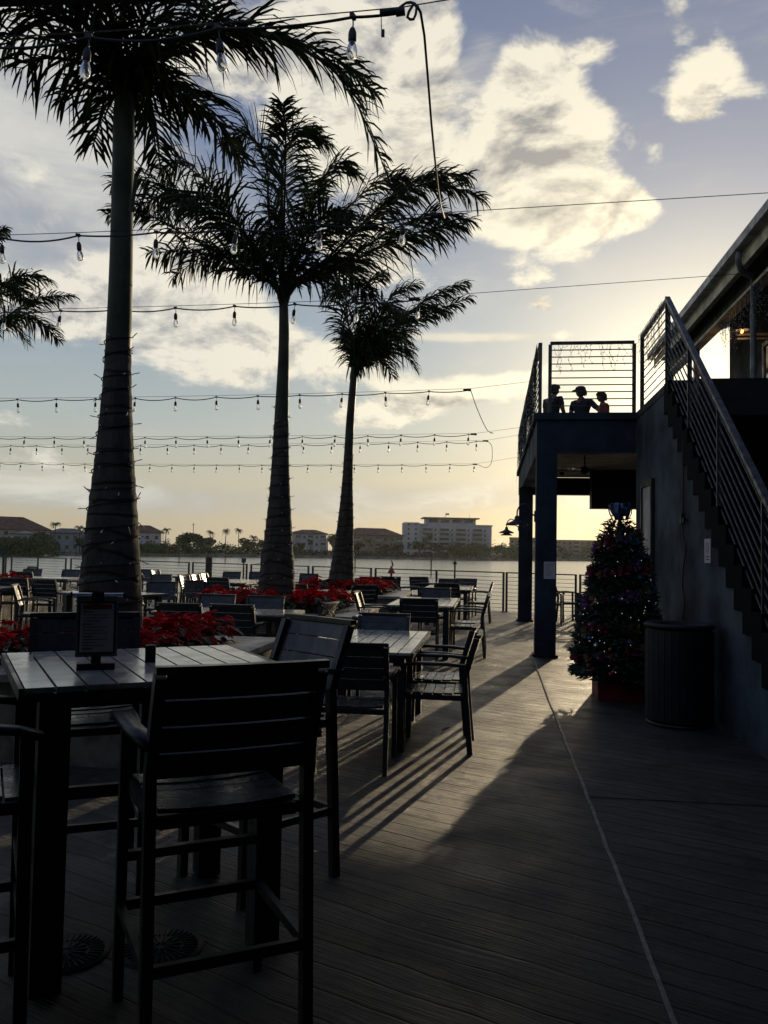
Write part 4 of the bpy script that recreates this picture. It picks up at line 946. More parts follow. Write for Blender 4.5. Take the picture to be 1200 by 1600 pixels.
# decorated christmas tree
r = thing('christmas_tree', 'decorated Christmas tree with garlands and small lights in a red box', 'christmas tree', (1.33, 9.05, 0))
MB().b2((-.25, -.25, .002), (.25, .25, .36)).build('base_box', M['redbox'], r)
MB().tube([(0, 0, .36), (0, 0, 1.9)], [.04, .012], 8).build('trunk', M['bark'], r)
q = random.Random(21)
def cone(z): return .06 + .41 * max(0, (1.93 - z) / 1.70) ** .62
b = MB()
b.lathe([(.0, .26), (.30, .27), (.34, .35), (.22, .9), (.10, 1.45), (.02, 1.85)], n=16)
for i in range(15000):
    z = .22 + 1.70 * (1 - math.sqrt(q.random())) ** 1.0 * .999; a = q.uniform(0, 6.283); rad = cone(z) * q.uniform(.45, 1.07) * (1 + .09 * math.sin(z * 31 + 2 * math.sin(a * 3)) + .08 * math.sin(a * 5 + z * 6))
    p = Vector((rad * math.cos(a), rad * math.sin(a), z)); d = Vector((math.cos(a), math.sin(a), q.uniform(-.5, .5))).normalized(); d = (d + Vector((q.uniform(-.8, .8), q.uniform(-.8, .8), q.uniform(-.5, .5)))).normalized()
    s = d.orthogonal().normalized() * .013; b.add([p - s, p + s, p + d * q.uniform(.05, .09)], [(0, 1, 2)])
b.build('foliage', M['fir'], r)
b = MB()
for k in range(46):
    z = q.uniform(.3, 1.75); a = q.uniform(0, 6.283); rad = cone(z); c = Vector((rad * math.cos(a), rad * math.sin(a), z)); d = Vector((math.cos(a), math.sin(a), q.uniform(-.4, .3))).normalized()
    b.tube([c * 1.0, c + d * .09], .004, 4)
b.build('twig_tips', M['fir'], r)
cols = dict(magenta=(.30, .06, .13), crimson=(.24, .02, .035), amber=(.24, .13, .05), teal=(.03, .12, .15), blue=(.04, .07, .18), silver=(.35, .36, .38), purple=(.17, .07, .17))
om = {k: mat(k + '_bauble', v, .22 if k != 'silver' else .15, .35, .6) for k, v in cols.items()}
fl = {k: mat(k + '_pompom', v, .9) for k, v in cols.items()}
sph = MB(); sph.lathe([(.0, .034), (.008, .033), (.009, .028)] + [(.03 * math.sin(t), .028 * math.cos(t)) for t in [.35 + .35 * i for i in range(8)]] + [(0, -.029)], n=12)
ball = {}
for k in cols:
    o = sph.build('ornament', om[k], r); ball[k] = o.data; o.location = (0, 0, -50); bpy.data.objects.remove(o)
puff = {}
for k in cols:
    b = MB()
    for i in range(90):
        d = Vector((q.gauss(0, 1), q.gauss(0, 1), q.gauss(0, 1))).normalized(); s = d.orthogonal().normalized() * .007; L = q.uniform(.03, .05); b.add([s * -1, s, d * L + s * .8, d * L - s * .8], [(0, 1, 2, 3)])
    o = b.build('garland_tuft', fl[k], r); puff[k] = o.data; bpy.data.objects.remove(o)
ks = list(cols)
for i in range(78):
    z = .27 + 1.5 * (1 - math.sqrt(1 - q.random() * .98)); a = q.uniform(0, 6.283); rad = cone(z) * 1.02; o = bpy.data.objects.new('ornament', ball[q.choice(ks)]); col.objects.link(o); o.parent = r; o.location = (rad * math.cos(a), rad * math.sin(a), z); s = q.uniform(.7, 1.25); o.scale = (s, s, s)
for i in range(95):
    u = i / 95; z = .28 + 1.5 * u; a = u * 6.283 * 5.3 + q.uniform(-.15, .15); rad = cone(z) * 1.03
    left = math.cos(a - math.pi) > .2; k = q.choice(['magenta', 'crimson', 'magenta', 'amber', 'purple'] if left else ['crimson', 'crimson', 'purple', 'teal', 'amber'])
    o = bpy.data.objects.new('garland_tuft', puff[k]); col.objects.link(o); o.parent = r; o.location = (rad * math.cos(a), rad * math.sin(a), z + q.uniform(-.04, .04)); s = q.uniform(1.1, 1.9); o.scale = (s, s, s)
lb = MB(); lb.lathe([(0, .005), (.0035, .003), (.0035, -.003), (0, -.006)], n=6); lo = lb.build('light_bulb', M['spark'], r); lbm = lo.data; lo.location = (-.2, -.35, .6)
for i in range(96):
    z = .3 + 1.5 * (1 - math.sqrt(1 - q.random() * .98)); a = q.uniform(0, 6.283); rad = cone(z) * 1.09; o = bpy.data.objects.new('light_bulb', lbm); col.objects.link(o); o.parent = r; o.location = (rad * math.cos(a), rad * math.sin(a), z)
b = MB(); qq = random.Random(9)
for k in range(9):
    a = 6.283 * k / 9; d = Vector((math.cos(a), math.sin(a), 0)); P = bez([Vector((0, 0, 1.9)), d * .07 + Vector((0, 0, 1.86 + .05 * (k % 2))), d * .12 + Vector((0, 0, 1.95 + .03 * (k % 3))), d * .08 + Vector((0, 0, 2.04 - .05 * (k % 2))), Vector((0, 0, 1.93))], 12)
    b.sweep(P, .055, .003, d.cross(Vector(Z_)))
b.build('ribbon_bow', mat('blue_ribbon', (.04, .08, .17), .45, .3, .5, .4, 15), r)

# ================================================================ COVERED PATIO THE CAMERA STANDS UNDER
r = thing('patio_roof', 'dark flat patio roof whose edge crosses the top of the photo', 'roof', (0, 2.245, 3.075), 3.0)
MB().b2((-9, -9, .0), (3.3, 0, .22)).build('deck', M['dark'], r); MB().b2((-9, .001, -.02), (3.3, .03, .24)).build('fascia', M['dark'], r)
for x in (-7.5, -4, 1.9): MB().b2((x, -3.2, -3.0), (x + .15, -3.05, -.001)).build('post', M['dark'], r)
o = MB().b2((-12, -7.2, 0), (3.59, -7.0, 6)).build('restaurant_front_wall', M['blue']); tag(o, 'dark stucco wall of the restaurant behind the camera', 'wall')

# ================================================================ PEOPLE ON THE BALCONY
def skin_body(name, joints, edges, radii, mt, parent, root=0):
    me = bpy.data.meshes.new(name); me.from_pydata([tuple(j) for j in joints], edges, []); o = bpy.data.objects.new(name, me); col.objects.link(o); o.parent = parent
    sk = o.modifiers.new('skin', 'SKIN'); me.materials.append(mt)
    for i, v in enumerate(me.skin_vertices[0].data): v.radius = radii[i] if isinstance(radii[i], tuple) else (radii[i], radii[i]); v.use_root = (i == root)
    sk.use_smooth_shade = True; ss_ = o.modifiers.new('sub', 'SUBSURF'); ss_.levels = 2; ss_.render_levels = 2; return o
def hand(parent, wrist, dr, mt, s=1.0, side=1):
    """palm with five separate curled fingers"""
    d = Vector(dr).normalized(); sd = d.cross(Vector(Z_)); sd = (sd.normalized() if sd.length > .1 else Vector(X_)) * side; n = d.cross(sd).normalized(); w_ = Vector(wrist)
    J = [w_, w_ + d * .035 * s, w_ + d * .08 * s]; E = [(0, 1), (1, 2)]; Rr = [(.022, .018), (.034, .015), (.036, .014)]
    for k, (off, L) in enumerate(((-.030, .062), (-.010, .072), (.011, .068), (.030, .052))):
        b0 = len(J); p = w_ + d * .085 * s + sd * off * s; J += [p, p + d * L * .5 * s + n * .008, p + d * L * .9 * s + n * .026 * s]; E += [(2, b0), (b0, b0 + 1), (b0 + 1, b0 + 2)]; Rr += [.010, .009, .0075]
    b0 = len(J); p = w_ + d * .035 * s - sd * .032 * s; J += [p, p - sd * .022 * s + d * .03 * s, p - sd * .026 * s + d * .058 * s]; E += [(1, b0), (b0, b0 + 1), (b0 + 1, b0 + 2)]; Rr += [.013, .011, .009]
    return skin_body('hand', J, E, Rr, mt, parent)
def person(label, loc, rz, h, shirt, arms, cap=None, hairm=None, seated=False, head_turn=0):
    r = thing('person', label, 'person', loc, rz); k = h / 1.75
    hipz = .93 * k; shz = 1.42 * k
    lift = 0
    V = Vector
    J = [V((0, 0, hipz)), V((0, -.005, hipz + .14 * k)), V((0, -.01, hipz + .30 * k)), V((0, 0, shz - .03 * k)), V((0, .01, shz + .07 * k)), V((0, .03, shz + .13 * k))]
    E = [(0, 1), (1, 2), (2, 3), (3, 4), (4, 5)]; Rr = [(.155 * k, .11 * k), (.14 * k, .10 * k), (.165 * k, .115 * k), (.13 * k, .085 * k), (.055 * k, .055 * k), (.052 * k, .052 * k)]
    for sd in (-1, 1):
        b0 = len(J); foot = [V((sd * .09 * k, 0, hipz - .08 * k)), V((sd * .10 * k, .02, .50 * k)), V((sd * .10 * k, -.01, .09 * k)), V((sd * .11 * k, .12, .035 * k))]
        J += foot; E += [(0, b0), (b0, b0 + 1), (b0 + 1, b0 + 2), (b0 + 2, b0 + 3)]; Rr += [.088 * k, .058 * k, .042 * k, .036 * k]
    for sd, (el, wr) in zip((-1, 1), arms):
        b0 = len(J); sh = V((sd * .185 * k, 0, shz - .01)); J += [sh, V(el) * k, V(wr) * k]; E += [(3, b0), (b0, b0 + 1), (b0 + 1, b0 + 2)]; Rr += [.062 * k, .044 * k, .029 * k]
    skin_body('body', J, E, Rr, M['skin'], r)
    # shirt: torso and sleeves just outside the body; trousers likewise
    Js = [J[0] + V((0, 0, .0)), J[1], J[2], J[3], J[3] + V((0, .005, .055 * k))]; Es = [(0, 1), (1, 2), (2, 3), (3, 4)]; Rs = [(.168 * k, .122 * k), (.155 * k, .115 * k), (.178 * k, .128 * k), (.15 * k, .098 * k), (.066 * k, .064 * k)]
    for sd, (el, wr) in zip((-1, 1), arms):
        b0 = len(Js); sh = V((sd * .19 * k, 0, shz - .01)); Js += [sh, sh.lerp(V(el) * k, .75)]; Es += [(3, b0), (b0, b0 + 1)]; Rs += [.074 * k, .060 * k]
    skin_body('shirt', Js, Es, Rs, shirt, r)
    Jt = [V((0, 0, hipz + .05))]; Et = []; Rt = [(.158 * k, .118 * k)]
    for sd in (-1, 1):
        b0 = len(Jt); Jt += [V((sd * .09 * k, 0, hipz - .09 * k)), V((sd * .10 * k, .02, .50 * k)), V((sd * .10 * k, -.01, .11 * k))]; Et += [(0, b0), (b0, b0 + 1), (b0 + 1, b0 + 2)]; Rt += [.100 * k, .072 * k, .058 * k]
    skin_body('trousers', Jt, Et, Rt, M['fabric'], r)
    for sd, (el, wr) in zip((-1, 1), arms): hand(r, V(wr) * k, (V(wr) - V(el)), M['skin'], k, sd)
    # head with nose, ears, brow; local rotation for the turn
    hc = V((0, .045, shz + .225 * k)); T = Matrix.Rotation(R(head_turn), 3, 'Z'); b = MB()
    prof = [(.0, -.118), (.035, -.112), (.058, -.085), (.070, -.045), (.076, 0), (.079, .04), (.072, .08), (.05, .107), (.02, .118), (0, .12)]
    nn = 24; vs = []
    for rr_, z in prof:
        for j in range(nn):
            a = 6.283 * j / nn; x, y = rr_ * math.cos(a), rr_ * 1.22 * math.sin(a)
            if y > 0:
                if abs(x) < .016 and -.03 < z < .02: y += .020 * (1 - abs(x) / .016) * (1.2 if z < 0 else .5)
                if z < -.09 and abs(x) < .03: y += .010
                if -.002 < z < .05 and .015 < abs(x) < .05: y -= .006
            vs.append(hc + T @ (V((x, y, z)) * k))
    b.add(vs, [(i * nn + j, i * nn + (j + 1) % nn, (i + 1) * nn + (j + 1) % nn, (i + 1) * nn + j) for i in range(len(prof) - 1) for j in range(nn)], True)
    for sd in (-1, 1): b.lathe([(.0, .018), (.015, .010), (.018, 0), (.012, -.016), (0, -.02)], hc + T @ (V((sd * .078, -.005, -.005)) * k), 8, T @ Matrix.Scale(.5, 3, V(X_)))
    b.build('head', M['skin'], r)
    e = MB()
    for sd in (-1, 1): e.lathe([(0, .008), (.010, .003), (.010, -.003), (0, -.008)], hc + T @ (V((sd * .030, .082, .012)) * k), 8)
    e.box(hc + T @ (V((0, .090, -.058)) * k), (.040 * k, .008, .008), T); e.build('eyes_and_mouth', M['hair'], r)
    if hairm:
        lk = MB(); qh = random.Random(int(h * 100) + rz)
        for j in range(170):
            a = qh.uniform(3.3, 6.1) if cap else qh.uniform(0, 6.283); zz = qh.uniform(-.06, .03) if cap else (qh.uniform(-.07, .12) if math.sin(a) < .2 else qh.uniform(.06, .12)); ra = .088 if zz < .06 else .088 * math.sqrt(max(.05, 1 - ((zz - .05) / .09) ** 2))
            p = hc + T @ (V((ra * math.cos(a), ra * 1.22 * math.sin(a), zz)) * k); lk.tube([p, p + T @ V((math.cos(a) * .012, math.sin(a) * .012 - .006, -qh.uniform(.015, .05)))], [.012, .004], 4, False)
        lk.build('hair_locks', hairm, r)
        b = MB(); vs = []; pr = [(.084, -.03), (.086, .03), (.080, .085), (.058, .118), (.025, .132), (0, .134)]
        for rr_, z in pr:
            for j in range(nn):
                a = 6.283 * j / nn; y = rr_ * 1.24 * math.sin(a); zz = z
                if z < .05 and math.sin(a) > .3: zz = .055; 
                if z < 0 and math.sin(a) < .2: zz = z - .05
                vs.append(hc + T @ (V((rr_ * math.cos(a), y - .004, zz)) * k))
        b.add(vs, [(i * nn + j, i * nn + (j + 1) % nn, (i + 1) * nn + (j + 1) % nn, (i + 1) * nn + j) for i in range(len(pr) - 1) for j in range(nn)], True); b.build('hair', hairm, r)
    if cap:
        b = MB(); b.lathe([(.088 * k, .035 * k), (.090 * k, .06 * k), (.082 * k, .10 * k), (.055 * k, .128 * k), (.015 * k, .138 * k), (0, .138 * k)], hc, 20, T @ Matrix.Scale(1.2, 3, V(Y_)))
        pts_ = [hc + T @ (V((.07 * math.cos(a), .085 + .085 * math.sin(a), .045 - .018 * math.sin(a))) * k) for a in [math.pi * i / 10 for i in range(11)]]
        b.add([p + V((0, 0, .006)) for p in pts_] + pts_, [tuple(range(11)), tuple(range(21, 10, -1))] + [(i, i + 1, i + 12, i + 11) for i in range(10)]); b.build('cap', cap, r)
    r.scale = (1.12, 1.12, .955)
    return r
person('person in a cap standing on the balcony with one hand on the hip', ((1.93, 18.9, 4.74)[0], 18.9, 3.552), 140, 1.76, M['fabric'],
       [((-.40, -.06, 1.13), (-.20, .06, 1.00)), ((.24, .04, 1.13), (.22, .16, .90))], cap=M['fabric'], hairm=M['hair'], head_turn=-70)
person('person in a coral shirt on the balcony, right of the one with the cap', ((2.41, 18.9, 4.74)[0], 18.95, 3.552), 95, 1.64, M['orange'],
       [((-.24, .04, 1.12), (-.20, .22, .98)), ((.24, .04, 1.12), (.18, .24, 1.02))], hairm=M['hair'], head_turn=10)
person('person half hidden behind the corner post of the balcony railing', ((1.27, 18.5, 4.67)[0], 18.5, 3.552), -50, 1.74, M['fabric'],
       [((-.25, .02, 1.15), (-.20, .16, .95)), ((.25, .02, 1.15), (.20, .16, .95))], hairm=M['hair'], head_turn=0)

# ================================================================ FAR SHORE
ft = dict(
    grass=mat('far_shore_ground', (.05, .055, .03), .95, 0, .2, .4, .05), rock=mat('sea_wall', (.13, .12, .10), .9, 0, .2, .4, .3),
    mang=mat('mangrove_leaf', (.045, .075, .022), .7, 0, .3, .5, .4), tree=mat('dark_tree_leaf', (.030, .045, .018), .8, 0, .3, .5, .4), ptree=mat('far_palm_leaf', (.04, .06, .025), .7, 0, .3, .4, .5),
    wht=mat('white_stucco', (.40, .41, .42), .8, 0, .3, .12, .1), crm=mat('cream_stucco', (.34, .31, .25), .8, 0, .3, .15, .1), tan=mat('tan_stucco', (.24, .20, .15), .8, 0, .3, .15, .1), pale=mat('pale_blue_siding', (.22, .26, .29), .8, 0, .3, .12, .1),
    tile=mat('clay_roof_tile', (.14, .075, .055), .8, 0, .3, .3, .6), grey=mat('grey_roof', (.13, .13, .13), .8, 0, .3, .3, .5), win=mat('dark_window', (.02, .022, .026), .25, 0, .6), rail=mat('balcony_slab_grey', (.30, .31, .32), .7))
shore = [(-198.07, 152.54), (-179.39, 221.46), (-149.86, 259.89), (-157.21, 290.15), (-153.99, 308.73), (-135.83, 306.23), (-120.37, 323.32), (-97.76, 356.85), (-74.53, 384.85), (-46.27, 402.35), (-21.82, 409.42), (1.57, 428.00), (10.13, 449.89), (48.18, 497.67), (94.05, 531.75), (166.53, 534.67), (324.58, 504.62)]
b = MB(); n = len(shore); back = [(x * 4, y * 4) for x, y in shore]
b.add([(x, y, -.9) for x, y in shore] + [(x, y, -.9) for x, y in back] , [(i, i + 1, n + i + 1, n + i) for i in range(n - 1)])
struct(b.build('far_shore', ft['grass']), 'low far shore across the bay', 'shore')
b = MB()
for i in range(n - 1):
    p, q = Vector((*shore[i], 0)), Vector((*shore[i + 1], 0)); s = (q - p).cross(Vector(Z_)).normalized(); b.add([p + Vector((0, 0, -2.3)) + s * .6, q + Vector((0, 0, -2.3)) + s * .6, q + Vector((0, 0, -.85)), p + Vector((0, 0, -.85))], [(0, 1, 2, 3)])
struct(b.build('sea_wall', ft['rock']), 'rough low sea wall along the far shore', 'sea wall')
def leafball(mb, q, c, r, n, sz, flat_=.75):
    """clumps of small leaf faces on and in a lobed volume"""
    lobes = [(Vector((q.gauss(0, .42), q.gauss(0, .42), q.gauss(0, .34))), q.uniform(.35, .62)) for _ in range(9)]
    for i in range(n):
        lc, lr = q.choice(lobes); d = Vector((q.gauss(0, 1), q.gauss(0, 1), q.gauss(0, 1))).normalized() * lr * q.uniform(.55, 1.08)
        p = lc + d; p = Vector((p.x * r[0], p.y * r[1], max(p.z * r[2] * flat_, -r[2] * .7))) + c
        a = Vector((q.uniform(-1, 1), q.uniform(-1, 1), q.uniform(-1, 1))).normalized() * sz * q.uniform(.6, 1.3); e = a.orthogonal().normalized() * sz * q.uniform(.5, 1.0)
        mb.add([p - a, p + e, p + a, p - e], [(0, 1, 2, 3)])
def far_tree(px_, py_top, dist, xy, ztop, wd, label, seed, mt='tree', n=700, grp='broadleaf trees on the far shore', th=.35):
    q = random.Random(seed); r = thing('broadleaf_tree', label, 'tree', (xy[0], xy[1], -.9), 0, grp); H_ = ztop + .9
    t = MB(); t.tube([(0, 0, -.2), (.1, 0, H_ * .3), (0, .1, H_ * .6)], [wd * .06 + .1, wd * .045 + .08, wd * .02 + .05], 7)
    for k in range(4):
        a = 6.283 * k / 4 + q.random(); t.tube([(0, 0, H_ * .3), (wd * .16 * math.cos(a), wd * .16 * math.sin(a), H_ * .5), (wd * .3 * math.cos(a), wd * .3 * math.sin(a), H_ * .68)], [wd * .025 + .06, .1, .05], 5)
    t.build('trunk', M['bark'], r); b = MB(); leafball(b, q, Vector((0, 0, H_ * .58)), (wd * .5, wd * .5, H_ * .44), n, wd * .035 + .16); b.build('crown', ft[mt], r)
def far_palm(xy, ztop, label, seed, grp='tall palms on the far shore'):
    q = random.Random(seed); r = thing('palm_tree', label, 'palm tree', (xy[0], xy[1], -.9), 0, grp); H_ = ztop + .9; top = H_ - 1.6; lean = q.uniform(-.5, .5)
    MB().tube([(0, 0, -.2), (lean * .4, 0, top * .5), (lean, 0, top)], [.28, .19, .15], 7).build('trunk', M['bark'], r); b = MB()
    for k in range(17):
        a = 6.283 * k / 17 + q.uniform(-.2, .2); el = q.uniform(-.2, 1.25); L = q.uniform(2.3, 3.0); d = Vector((math.cos(a), math.sin(a), 0)); P = [Vector((lean, 0, top))]; e_ = el
        for j in range(6): P.append(P[-1] + (d * math.cos(e_) + Vector((0, 0, math.sin(e_)))) * L / 6); e_ -= .33
        s = d.cross(Vector(Z_))
        for j in range(6):
            for m_ in range(3):
                p = P[j].lerp(P[j + 1], m_ / 3); t_ = (P[j + 1] - P[j]).normalized(); LL = .75 * (1 - .5 * j / 6) + .1
                for sg in (-1, 1):
                    e2 = p + (s * sg * .7 + t_ * .45 - Vector((0, 0, q.uniform(.2, .7)))).normalized() * LL; b.add([p - t_ * .07, p + t_ * .07, e2], [(0, 1, 2)])
    b.build('crown', ft['ptree'], r)
def hedge(name, pts, wd, h, label, seed, n, mt='mang', kind='stuff'):
    q = random.Random(seed); b = MB(); P = bez([(x, y, 0) for x, y in pts], 60)
    for i in range(n):
        k = q.randrange(59); c = P[k].lerp(P[k + 1], q.random()); hh = h * (.72 + .34 * math.sin(k * .9 + seed) * q.random() + .28 * q.random()); u = q.random() ** .6
        t_ = (P[k + 1] - P[k]).normalized(); s = t_.cross(Vector(Z_)); p = c + s * q.uniform(-wd, wd) * (1 - .5 * u) + Vector((0, 0, -2.1 + hh * u * q.uniform(.8, 1.05) + .1))
        a = Vector((q.uniform(-1, 1), q.uniform(-1, 1), q.uniform(-.6, 1))).normalized() * q.uniform(.25, .5); e = a.orthogonal().normalized() * q.uniform(.2, .45); b.add([p - a, p + e, p + a, p - e], [(0, 1, 2, 3)])
    o = b.build(name, ft[mt]); tag(o, label, 'shrubs', None, kind)
def facing_mat(xy, turn=0):
    a = math.atan2(xy[1], xy[0]) - math.pi / 2; return math.degrees(a) + turn
def house(label, xy, w_, d_, zt, wallm, roofm, turn=0, floors=3, cols=6, roof='hip', rh=3.0, bal=0, name='apartment_house', wsize=(1.3, 1.5), z0=-.9, over=.8, skipw=None):
    r = thing(name, label, 'building', (xy[0], xy[1], z0), facing_mat(xy, turn)); H_ = zt - z0
    MB().b2((-w_ / 2, 0, 0), (w_ / 2, d_, H_)).build('wall', ft[wallm], r)
    if roof == 'hip':
        a, c, e, f = -w_ / 2 - over, w_ / 2 + over, -over, d_ + over; rd = min(w_, d_) / 2 + over; b = MB()
        rl = max(.3, (w_ - d_) / 2) if w_ > d_ else .3
        b.add([(a, e, H_ + .01), (c, e, H_ + .01), (c, f, H_ + .01), (a, f, H_ + .01), (a, e, H_ + .25), (c, e, H_ + .25), (c, f, H_ + .25), (a, f, H_ + .25), (-rl, d_ / 2, H_ + rh), (rl, d_ / 2, H_ + rh)],
              [(3, 2, 1, 0), (0, 1, 5, 4), (1, 2, 6, 5), (2, 3, 7, 6), (3, 0, 4, 7), (4, 5, 9, 8), (5, 6, 9), (6, 7, 8, 9), (7, 4, 8)]); b.build('roof', ft[roofm], r)
    elif roof == 'gable':
        b = MB(); b.prism([(-w_ / 2 - over, H_ + .01), (w_ / 2 + over, H_ + .01), (w_ / 2 + over, H_ + .25), (0, H_ + rh), (-w_ / 2 - over, H_ + .25)], 1, -over, d_ + over); b.build('roof', ft[roofm], r)
        b = MB(); b.prism([(-w_ / 2, H_ + .30), (w_ / 2, H_ + .30), (0, H_ + rh - .25)], 1, -over - .06, -over - .01); b.build('gable', ft[wallm], r)
    else:
        b = MB(); b.b2((-w_ / 2 - .2, -.2, H_ + .01), (w_ / 2 + .2, .3, H_ + .9)); b.b2((-w_ / 2 - .2, .301, H_ + .01), (-w_ / 2 + .3, d_, H_ + .9)); b.b2((w_ / 2 - .3, .301, H_ + .01), (w_ / 2 + .2, d_, H_ + .9)); b.build('parapet', ft[wallm], r)
    fh = H_ / floors; cw = w_ / cols
    for i in range(floors):
        for j in range(cols):
            if skipw and (i, j) in skipw: continue
            x = -w_ / 2 + cw * (j + .5); z = fh * (i + .52); ww, wh = wsize
            if bal and j % bal == 1 and cols > 2:
                b = MB(); b.b2((x - cw * .42, -.012, z - wh * .75), (x + cw * .42, .05, z + wh * .62)); b.build('window', ft['win'], r)
                b = MB(); b.b2((x - cw * .47, -1.3, z - wh * .86), (x + cw * .47, -.014, z - wh * .76)); b.b2((x - cw * .47, -1.3, z - wh * .76 + .001), (x + cw * .47, -1.22, z - wh * .2)); b.build('balcony', ft['rail'], r)
            else:
                b = MB(); b.b2((x - ww / 2, -.03, z - wh / 2), (x + ww / 2, .05, z + wh / 2)); b.build('window', ft['win'], r)
    return r
# left group
house('large tan house with a broad gabled roof at the far left', (-180.42, 294.07), 27, 16, 7.14, 'crm', 'tile', 12, 3, 6, 'hip', 5.2)
house('white house with a lean-to porch below the tan gabled house', (-166.37, 279.19), 9, 8, 5.28, 'wht', 'grey', 5, 2, 3, 'gable', 1.6)
house('long pale blue house left of the big trunk', (-165.93, 308.17), 15, 10, 6.43, 'pale', 'grey', 0, 2, 5, 'hip', 2.0)
house('small pale house with a grey roof half behind the big trunk', (-159.70, 313.69), 9, 8, 5.41, 'crm', 'grey', 0, 2, 3, 'gable', 2.6)
house('white house with a hipped roof just right of the big trunk', (-146.30, 334.40), 15, 11, 7.66, 'wht', 'tile', -8, 2, 4, 'hip', 3.2)
house('long white apartment building with a clay roof right of the middle palm', (-93.51, 414.59), 19, 12, 9.86, 'wht', 'tile', -6, 3, 6, 'hip', 2.2, bal=2)
house('tan apartment building with a dark hip roof left of the white tower', (-62.00, 435.61), 31, 16, 9.85, 'tan', 'tile', 14, 3, 8, 'hip', 4.2, bal=3)
# white condominium tower
r = thing('condominium_tower', 'white multi storey condominium with balconies and a flat upper floor on the far shore', 'building', (*(-26.60, 499.29), -.9), facing_mat((-26.60, 499.29), 8))
zt = 19.03 + .9
TW = 53; b = MB(); b.b2((-TW / 2, 0, 0), (-TW / 2 + 9, 16, zt + .3)); b.b2((-TW / 2 + 9.001, 1.5, 0), (TW / 2, 18, zt - 1.2)); b.build('wall', ft['wht'], r)
b = MB(); b.b2((-13, 3, zt - 1.199), (17, 16, zt + 3.0)); b.build('penthouse', ft['wht'], r); b = MB(); b.b2((-15, .5, zt + 3.001), (19, 17.5, zt + 3.7)); b.build('flat_roof', ft['grey'], r)
b = MB(); b.b2((-TW / 2 + 8.5, 1.0, zt - 1.198), (-13.001, 3, zt - .2)); b.b2((17.001, 1.0, zt - 1.198), (TW / 2 + .5, 3, zt - .4)); b.build('parapet', ft['wht'], r)
fh = zt / 7
for i in range(7):
    for x in (-24.5, -20.2): MB().b2((x, -.05, fh * (i + .45)), (x + 1.2, .05, fh * (i + .45) + 1.4)).build('window', ft['win'], r)
    for k in range(4):
        x = -12.2 + 10.0 * k
        if i < 6:
            MB().b2((x - 2.9, 1.44, fh * i + .5), (x + 2.9, 1.55, fh * i + 2.7)).build('balcony_recess', ft['win'], r)
            b = MB(); b.b2((x - 3.5, -.2, fh * i + .1), (x + 3.5, 1.438, fh * i + .32)); b.b2((x - 3.5, -.2, fh * i + .321), (x + 3.5, -.08, fh * i + 1.25)); b.build('balcony', ft['rail'], r)
            MB().b2((x + 4.0, 1.44, fh * i + 1.0), (x + 5.2, 1.55, fh * i + 2.5)).build('window', ft['win'], r)
for k in range(4): MB().b2((-11.5 + 7.2 * k, 2.95, zt + .6), (-6.2 + 7.2 * k, 3.05, zt + 2.5)).build('penthouse_window', ft['win'], r)
MB().tube([(-1, 6, zt + 3.7), (-1, 6, zt + 6.4)], .12, 5).box((.1, 6, zt + 5.9), (2.0, .1, 1.0)).build('flag', ft['grey'], r)
MB().tube([(14, 8, zt + 3.7), (14, 8, zt + 6.2)], .08, 5).build('antenna', ft['grey'], r)
house('low building right of the white tower, before the balcony column', (21.79, 559.58), 22, 14, 11.74, 'tan', 'grey', 0, 3, 6, 'flat')
house('long low apartment block seen under the balcony in the sun glow', (66.53, 616.42), 52, 16, 11.65, 'tan', 'grey', 0, 4, 12, 'flat', bal=3)
house('low apartment block at the right, mostly behind the building', (111.46, 630.22), 30, 16, 11.65, 'tan', 'grey', 0, 3, 8, 'flat')
# vegetation
hedge('mangrove_hedge', [(-155.44, 210.91), (-144.90, 230.19), (-142.24, 241.18), (-142.54, 254.84)], 5, 5.4, 'bright green mangrove shrubs on the near left point', 1, 5200)
hedge('mangrove_hedge', [(-137.69, 308.68), (-129.31, 318.77), (-118.63, 333.53), (-103.66, 357.27), (-87.59, 374.90)], 5, 5.6, 'green mangrove shrubs along the shore between the big and middle trunks', 2, 8000)
hedge('shore_shrubs', [(-91.10, 377.15), (-70.36, 395.79), (-47.07, 409.30), (-22.24, 417.41)], 4, 3.6, 'low dark shrubs along the sea wall below the tan apartments', 3, 3600, 'tree')
hedge('shore_shrubs', [(-22.24, 417.41), (-9.78, 427.89), (6.75, 449.95), (21.52, 479.52)], 7, 8.0, 'dense green shrubs on the shore in front of the white tower', 4, 5200, 'mang')
hedge('shore_shrubs', [(7.05, 469.95), (29.91, 499.10), (58.71, 526.74), (93.68, 552.11), (133.64, 554.11)], 6, 7.0, 'low shrubs along the shore under the balcony view', 5, 4600, 'tree')
